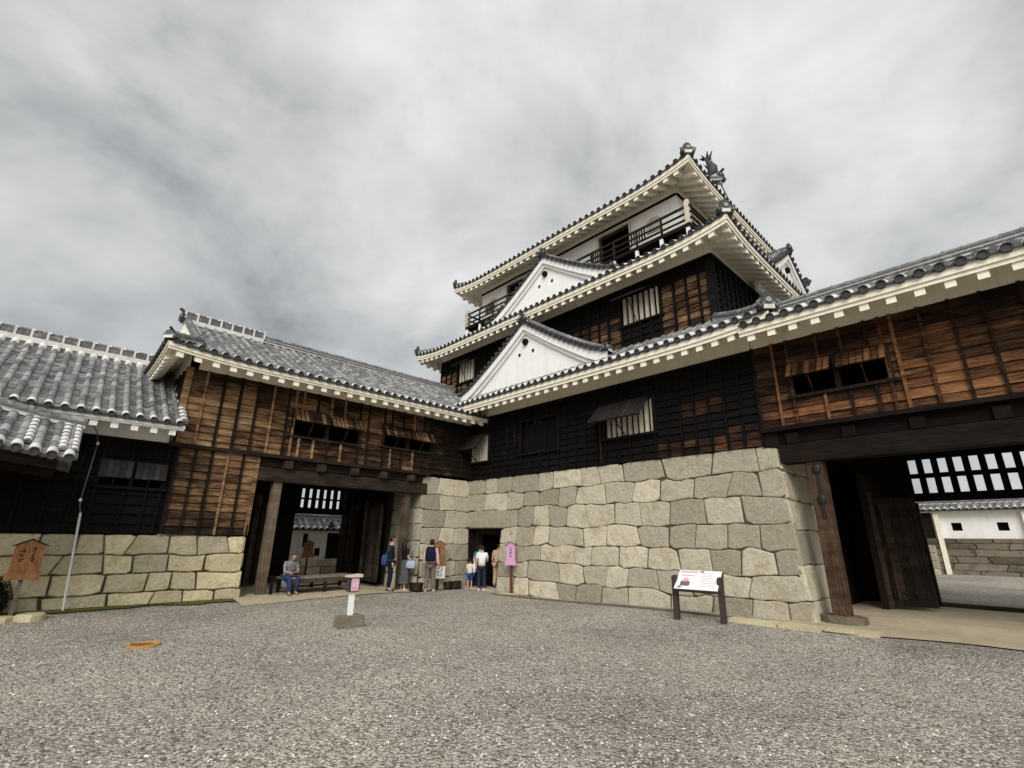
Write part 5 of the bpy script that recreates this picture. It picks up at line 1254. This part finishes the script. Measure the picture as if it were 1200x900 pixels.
def person(label, loc, d, h=1.68, pose={}, top=None, sleeve='long', bottom=None, kind='trousers', shoes=(.02, .018, .017), hair='short', skin=SKIN, slim=1.0, hairm=HAIR, hem=.92, group='visitors in the courtyard'):
    t = facing(thing('person', label, 'person', loc, group), d)
    P = {k: Vector(v) for k, v in STAND.items()}
    for k, v in pose.items(): P[k] = Vector(v)
    s = h/1.70; t.scale = (s, s, s)
    def rad(k, e=0):
        r = RAD.get(k, RAD.get(k[:2])); r = r if hasattr(r, '__len__') else (r, r)
        q = slim if k in ('pelvis', 'spine', 'chest') else 1
        return (r[0]*q+e, r[1]*q+e)
    J = {k: (P[k], rad(k)) for k in P}
    E = [('pelvis', 'spine'), ('spine', 'chest'), ('chest', 'nb'), ('nb', 'neck'), ('neck', 'jaw'), ('jaw', 'head'), ('head', 'crown')]
    for q in 'LR': E += [('chest', 'sh'+q), ('sh'+q, 'el'+q), ('el'+q, 'wr'+q), ('wr'+q, 'pa'+q), ('pelvis', 'hi'+q), ('hi'+q, 'kn'+q), ('kn'+q, 'an'+q), ('an'+q, 'to'+q)]
    body = skin_mesh('body', J, E, 'pelvis', skin, t)
    mb = MB(); hd = P['head']; up = (P['crown']-P['jaw']).normalized(); f = V(0, 1, 0); f = (f-up*f.dot(up)).normalized(); rt = f.cross(up)
    H = lambda a, b, c: hd+rt*a+f*b+up*c
    mb.tube([H(0, .085, .02), H(0, .103, -.012), H(0, .088, -.026)], [.008, .015, .012], 6, 0, .5)
    for q in (-1, 1):
        mb.ball(H(q*.031, .083, .012), .012, .008, .007, 8, 5, 1, .5); mb.ball(H(q*.031, .086, .034), .017, .006, .004, 6, 4, 1, .5); mb.ball(H(q*.078, .0, -.005), .012, .02, .032, 8, 6, 0, .5)
    mb.ball(H(0, .082, -.052), .022, .007, .006, 8, 5, 2, .5)
    for q in 'LR':      # fingers and thumb
        w, p = P['wr'+q], P['pa'+q]; dn = (p-w).normalized(); sx = -1 if q == 'L' else 1; fw = V(0, 1, 0); fw = (fw-dn*fw.dot(dn)).normalized(); ins = V(-sx, 0, 0)
        for i, L in enumerate((.066, .076, .071, .055)):
            b = p+fw*(.028-.019*i)+dn*.012; mb.tube([b, b+dn*L*.5+ins*.004, b+dn*L*.8+ins*.018, b+dn*L*.95+ins*.034], [.0095, .009, .008, .0065], 6, 0, .5)
        b = w.lerp(p, .45)+fw*.026; mb.tube([b, b+fw*.022+dn*.022+ins*.008, b+fw*.026+dn*.05+ins*.018], [.0115, .010, .008], 6, 0, .5)
    add_bits(body, mb, [HAIR, LIP])
    e = .02 if P['pelvis'].z > .7 else .034
    JT = {k: (P[k], rad(k, e)) for k in ('spine', 'chest')}; JT['nb'] = (P['nb']-Z*.015, (.098, .085)) if P['pelvis'].z > .7 else (P['nb']+V(0, .005, .0), (.115, .11))
    JT['pelvis'] = (P['pelvis']+Z*(hem-.92), rad('pelvis', e+.006)); ET = [('pelvis', 'spine'), ('spine', 'chest'), ('chest', 'nb')]
    for q in 'LR':
        JT['sh'+q] = (P['sh'+q], rad('sh', .018)); ET.append(('chest', 'sh'+q))
        if sleeve == 'long': JT['el'+q] = (P['el'+q], rad('el', .018)); JT['wr'+q] = (P['wr'+q], rad('wr', .017)); ET += [('sh'+q, 'el'+q), ('el'+q, 'wr'+q)]
        else: JT['el'+q] = (P['sh'+q].lerp(P['el'+q], .72), rad('el', .026)); ET.append(('sh'+q, 'el'+q))
    skin_mesh('shirt', JT, ET, 'chest', top, t)
    if kind in ('trousers', 'shorts'):
        JB = {'pelvis': (P['pelvis']+Z*.03, rad('pelvis', .012))}; EB = []
        for q in 'LR':
            JB['hi'+q] = (P['hi'+q], rad('hi', .018)); JB['kn'+q] = (P['kn'+q], rad('kn', .026)); EB += [('pelvis', 'hi'+q), ('hi'+q, 'kn'+q)]
            if kind == 'trousers': JB['an'+q] = (P['an'+q]+Z*.02, rad('an', .032)); EB.append(('kn'+q, 'an'+q))
        skin_mesh(kind, JB, EB, 'pelvis', bottom, t)
    else:
        mb = MB(); n = 28; zs = [(1.03, .135), (.93, .168), (.75, .195), (.5, .225), (.26 if kind == 'long_skirt' else .45, .25 if kind == 'long_skirt' else .235)]
        vs = []
        for z, r in zs:
            for j in range(n): a = 2*pi*j/n; k = 1+(1.03-z)*.09*sin(a*9); vs.append((r*k*cos(a), r*k*.82*sin(a), z))
        mb.add(vs, [(i*n+j, (i+1)*n+j, (i+1)*n+(j+1) % n, i*n+(j+1) % n) for i in range(4) for j in range(n)], 0, .5, True); local(mb.build('skirt', bottom, t))
    sm = mat('shoe_leather', shoes, .6)
    for q in 'LR':
        a, b = P['an'+q], P['to'+q]; fl = V(a.x, a.y, 0); dd = (b-a); dd.z = 0; dd.normalize()
        mb = MB(); z0 = min(a.z, b.z)-.035
        vs = []
        for (k, w, hh) in ((-.06, .03, .05), (-.05, .042, .085), (.03, .045, .085), (.09, .05, .06), (.16, .045, .045), (.195, .025, .035)):
            c = a+dd*k; sdv = dd.cross(Z)
            for (wx, hz) in ((-1, 0), (-1, .5), (-.55, 1), (.55, 1), (1, .5), (1, 0)): vs.append(V(c.x, c.y, z0)+sdv*w*wx+Z*hh*hz)
        mb.add(vs, [(i*6+j, (i+1)*6+j, (i+1)*6+(j+1) % 6, i*6+(j+1) % 6) for i in range(5) for j in range(6)]+[(0, 1, 2, 3, 4, 5), (35, 34, 33, 32, 31, 30)], 0, .5, True); local(mb.build('shoe', sm, t))
    mb = MB(); n, m_ = 16, 10; vs = []
    for i in range(m_+1):
        th = pi*i/m_
        for j in range(n):
            ph = 2*pi*j/n; x, y, z = sin(th)*cos(ph), sin(th)*sin(ph), cos(th); w = 1+.05*noise.noise(V(x*4, y*4, z*4))
            vs.append(H(.089*x*w, -.012+.106*y*w, .022+.108*z*w))
    def keep(fq):
        c = sum((Vector(vs[q]) for q in fq), V(0, 0, 0))/4-hd; b, z = c.dot(f), c.dot(up)
        if hair == 'bald': return z < .035 and z > -.045 and b < .02
        return (z > .055 or b < .035) and z > (-.075 if hair == 'short' else -.11)
    mb.add(vs, [q for q in [(i*n+j, (i+1)*n+j, (i+1)*n+(j+1) % n, i*n+(j+1) % n) for i in range(m_) for j in range(n)] if keep(q)], 0, .5, True)
    if hair == 'long': mb.tube([H(0, -.05, .04), H(0, -.075, -.06), H(0, -.085, -.16), H(0, -.085, -.27), H(0, -.07, -.34)], [.085, .095, .092, .08, .04], 10, 0, .5)
    local(mb.build('hair', hairm, t))
    return t
def bag(name, label, cat, loc, d, w, dep, h, m, strap=None):
    t = facing(thing(name, label, cat, loc), d); mb = MB(); n = 20; vs = []; L = ((0, .86), (.06, 1), (.5, 1.04), (.85, .95), (1, .7))
    for z, k in L:
        for j in range(n):
            a = 2*pi*j/n; cx, sx_ = cos(a), sin(a); vs.append((w/2*k*abs(cx)**.5*(1 if cx > 0 else -1), dep/2*k*abs(sx_)**.5*(1 if sx_ > 0 else -1), h*z))
    mb.add(vs, [(i*n+j, i*n+(j+1) % n, (i+1)*n+(j+1) % n, (i+1)*n+j) for i in range(len(L)-1) for j in range(n)]+[tuple(range(n))[::-1], tuple(range((len(L)-1)*n, len(L)*n))], 0, .5, True); local(mb.build('bag_body', m, t))
    for st in (strap or []):
        mb = MB(); mb.tube(st, .011, 6, 0, .5); local(mb.build('strap', m, t))
    return t
RD = V(.69, .72, 0); AW = V(-.72, .69, 0)     # picture-right and away directions on the ground
sk_d = cloth('navy_suit', (.012, .015, .028)); 
px_, py_ = .15, -3.3
person('man in dark navy suit with blue shoulder bag, facing right beside the gate pillar', (px_, py_, gz(px_, py_)), RD*.95+AW*.25, 1.72, {'head': (.0, .03, 1.585)}, sk_d, 'long', sk_d, hair='short', hem=.84, slim=1.05)
bc = V(px_, py_, 0)-RD*.12-AW*.22
bag('shoulder_bag', 'bulky blue shoulder bag hanging at the suited man\'s side', 'bag', (bc.x, bc.y, .86), RD, .46, .20, .33, cloth('blue_bag', (.03, .06, .15)), [[(-.17, 0, .30), (-.1, .06, .45), (.04, .12, .58), (.10, .16, .50), (.18, .0, .30)]])
px_, py_ = .05, -2.7
person('woman with long black hair in black top and long grey skirt, seen from behind', (px_, py_, gz(px_, py_)), RD*.75+AW*.65, 1.62, {'elR': (.23, .02, 1.1), 'wrR': (.20, .2, .98), 'paR': (.18, .26, .97)}, cloth('black_top', (.012, .012, .013)), 'short', cloth('grey_skirt', (.085, .082, .095)), kind='long_skirt', hair='long', shoes=(.45, .38, .33), slim=.88)
bc = V(px_, py_, 0)+RD*.24-AW*.14
bag('handbag', 'pale blue-grey handbag on a long strap at the woman\'s right hip', 'bag', (bc.x, bc.y, .74), -AW, .30, .12, .24, cloth('pale_bag', (.36, .42, .50)), [[(-.11, 0, .22), (-.13, .02, .5), (-.12, .10, .66), (.02, .12, .55), (.11, 0, .22)]])
px_, py_ = .75, -2.11
person('man in pink shirt and olive trousers wearing a dark backpack, seen from behind', (px_, py_, gz(px_, py_)), AW+RD*.05, 1.68, {'anL': (-.13, -.02, .085), 'toL': (-.17, .10, .035), 'anR': (.14, .0, .085), 'toR': (.18, .13, .035), 'wrR': (.26, .02, .86), 'paR': (.265, .04, .78)}, cloth('pink_shirt', (.62, .42, .50)), 'long', cloth('olive_trousers', (.15, .135, .10)), shoes=(.30, .26, .22), slim=1.05)
bc = V(px_, py_, 0)-AW*.20
bag('backpack', 'dark navy backpack on the back of the man in pink shirt', 'backpack', (bc.x, bc.y, .98), -AW, .33, .20, .46, cloth('navy_backpack', (.010, .013, .028)), [[(-.11, -.06, .42), (-.11, -.16, .47), (-.11, -.34, .42), (-.11, -.37, .25), (-.12, -.2, .08), (-.11, -.06, .1)], [(.11, -.06, .42), (.11, -.16, .47), (.11, -.34, .42), (.11, -.37, .25), (.12, -.2, .08), (.11, -.06, .1)]])
px_, py_ = 1.42, -.42
LEAN = {'nb': (0, .05, 1.40), 'neck': (0, .085, 1.45), 'jaw': (0, .13, 1.5), 'head': (0, .15, 1.55), 'crown': (0, .16, 1.61), 'elR': (.22, .08, 1.12), 'wrR': (.15, .25, 1.05), 'paR': (.12, .31, 1.05), 'chest': (0, .03, 1.27), 'shL': (-.175, .03, 1.36), 'shR': (.175, .03, 1.36)}
WS = cloth('white_shirt', (.72, .72, .76))
person('person in white shirt and dark jeans at the wall doorway, seen from behind', (px_, py_, gz(px_, py_)), AW, 1.50, LEAN, WS, 'short', cloth('dark_jeans', (.022, .03, .05)), shoes=(.55, .52, .5), slim=.95)
px_, py_ = .98, -.18
person('person in green shirt and black trousers half hidden at the wall doorway', (px_, py_, gz(px_, py_)), AW+RD*.35, 1.52, LEAN, cloth('green_shirt', (.03, .26, .16)), 'short', cloth('black_trousers', (.014, .014, .016)), slim=.95)
px_, py_ = 1.42, .28
person('person in tan top and beige trousers in the wall doorway, furthest inside', (px_, py_, gz(px_, py_)+.06), AW*.7+RD*.6, 1.52, LEAN, cloth('tan_top', (.52, .36, .26)), 'short', cloth('beige_trousers', (.50, .37, .25)), slim=.9)
bc = V(1.62, .15, 0)
bag('shoulder_bag', 'small brown shoulder bag on the person in tan top', 'bag', (bc.x, bc.y, .76), RD, .22, .1, .2, cloth('brown_bag', (.12, .05, .035)))
px_, py_ = .78, -.42
person('small child in white shirt and blue shorts beside the wall doorway', (px_, py_, gz(px_, py_)), AW+RD*.3, 1.02, {}, cloth('cream_shirt', (.74, .68, .62)), 'short', cloth('blue_shorts', (.03, .09, .30)), kind='shorts', shoes=(.4, .4, .45), slim=1.1, hem=.80)
bc = V(1.12, -.5, 0)
bag('tote_bag', 'white tote bag held between the child and the person in white shirt', 'bag', (bc.x, bc.y, .58), RD, .30, .1, .32, cloth('white_tote', (.68, .66, .68)), [[(-.08, 0, .31), (-.06, .0, .46), (.06, .0, .46), (.08, 0, .31)]])
SEAT = dict(pelvis=(0, 0, .52), spine=(0, .04, .68), chest=(0, .10, .86), nb=(0, .15, .985), neck=(0, .19, 1.035), jaw=(0, .245, 1.07), head=(0, .255, 1.13), crown=(0, .25, 1.19),
            shL=(-.175, .13, .95), elL=(-.23, .20, .70), wrL=(-.09, .40, .66), paL=(-.05, .46, .68), shR=(.175, .13, .95), elR=(.23, .20, .70), wrR=(.09, .40, .66), paR=(.05, .46, .68),
            hiL=(-.10, .03, .50), knL=(-.13, .44, .49), anL=(-.12, .40, .085), toL=(-.14, .54, .035), hiR=(.10, .03, .50), knR=(.13, .44, .49), anR=(.12, .46, .085), toR=(.14, .60, .035))
person('older man in grey t-shirt and blue trousers sitting on bench, looking down at his hands', (-.26, -6.42, gz(-.2, -6.4)-.01), V(1, .12, 0), 1.55, SEAT, cloth('grey_tshirt', (.20, .21, .23)), 'short', cloth('blue_trousers', (.03, .045, .10)), hair='bald', skin=SKIN2, hairm=HAIRG, hem=.52, shoes=(.05, .05, .06))
mb = MB(); mb.box((.158, -6.45, .69), (.166, -6.32, .76), 0, .5); tag(mb.build('phone', BLACK), 'small dark phone in the hands of the seated man', 'phone')
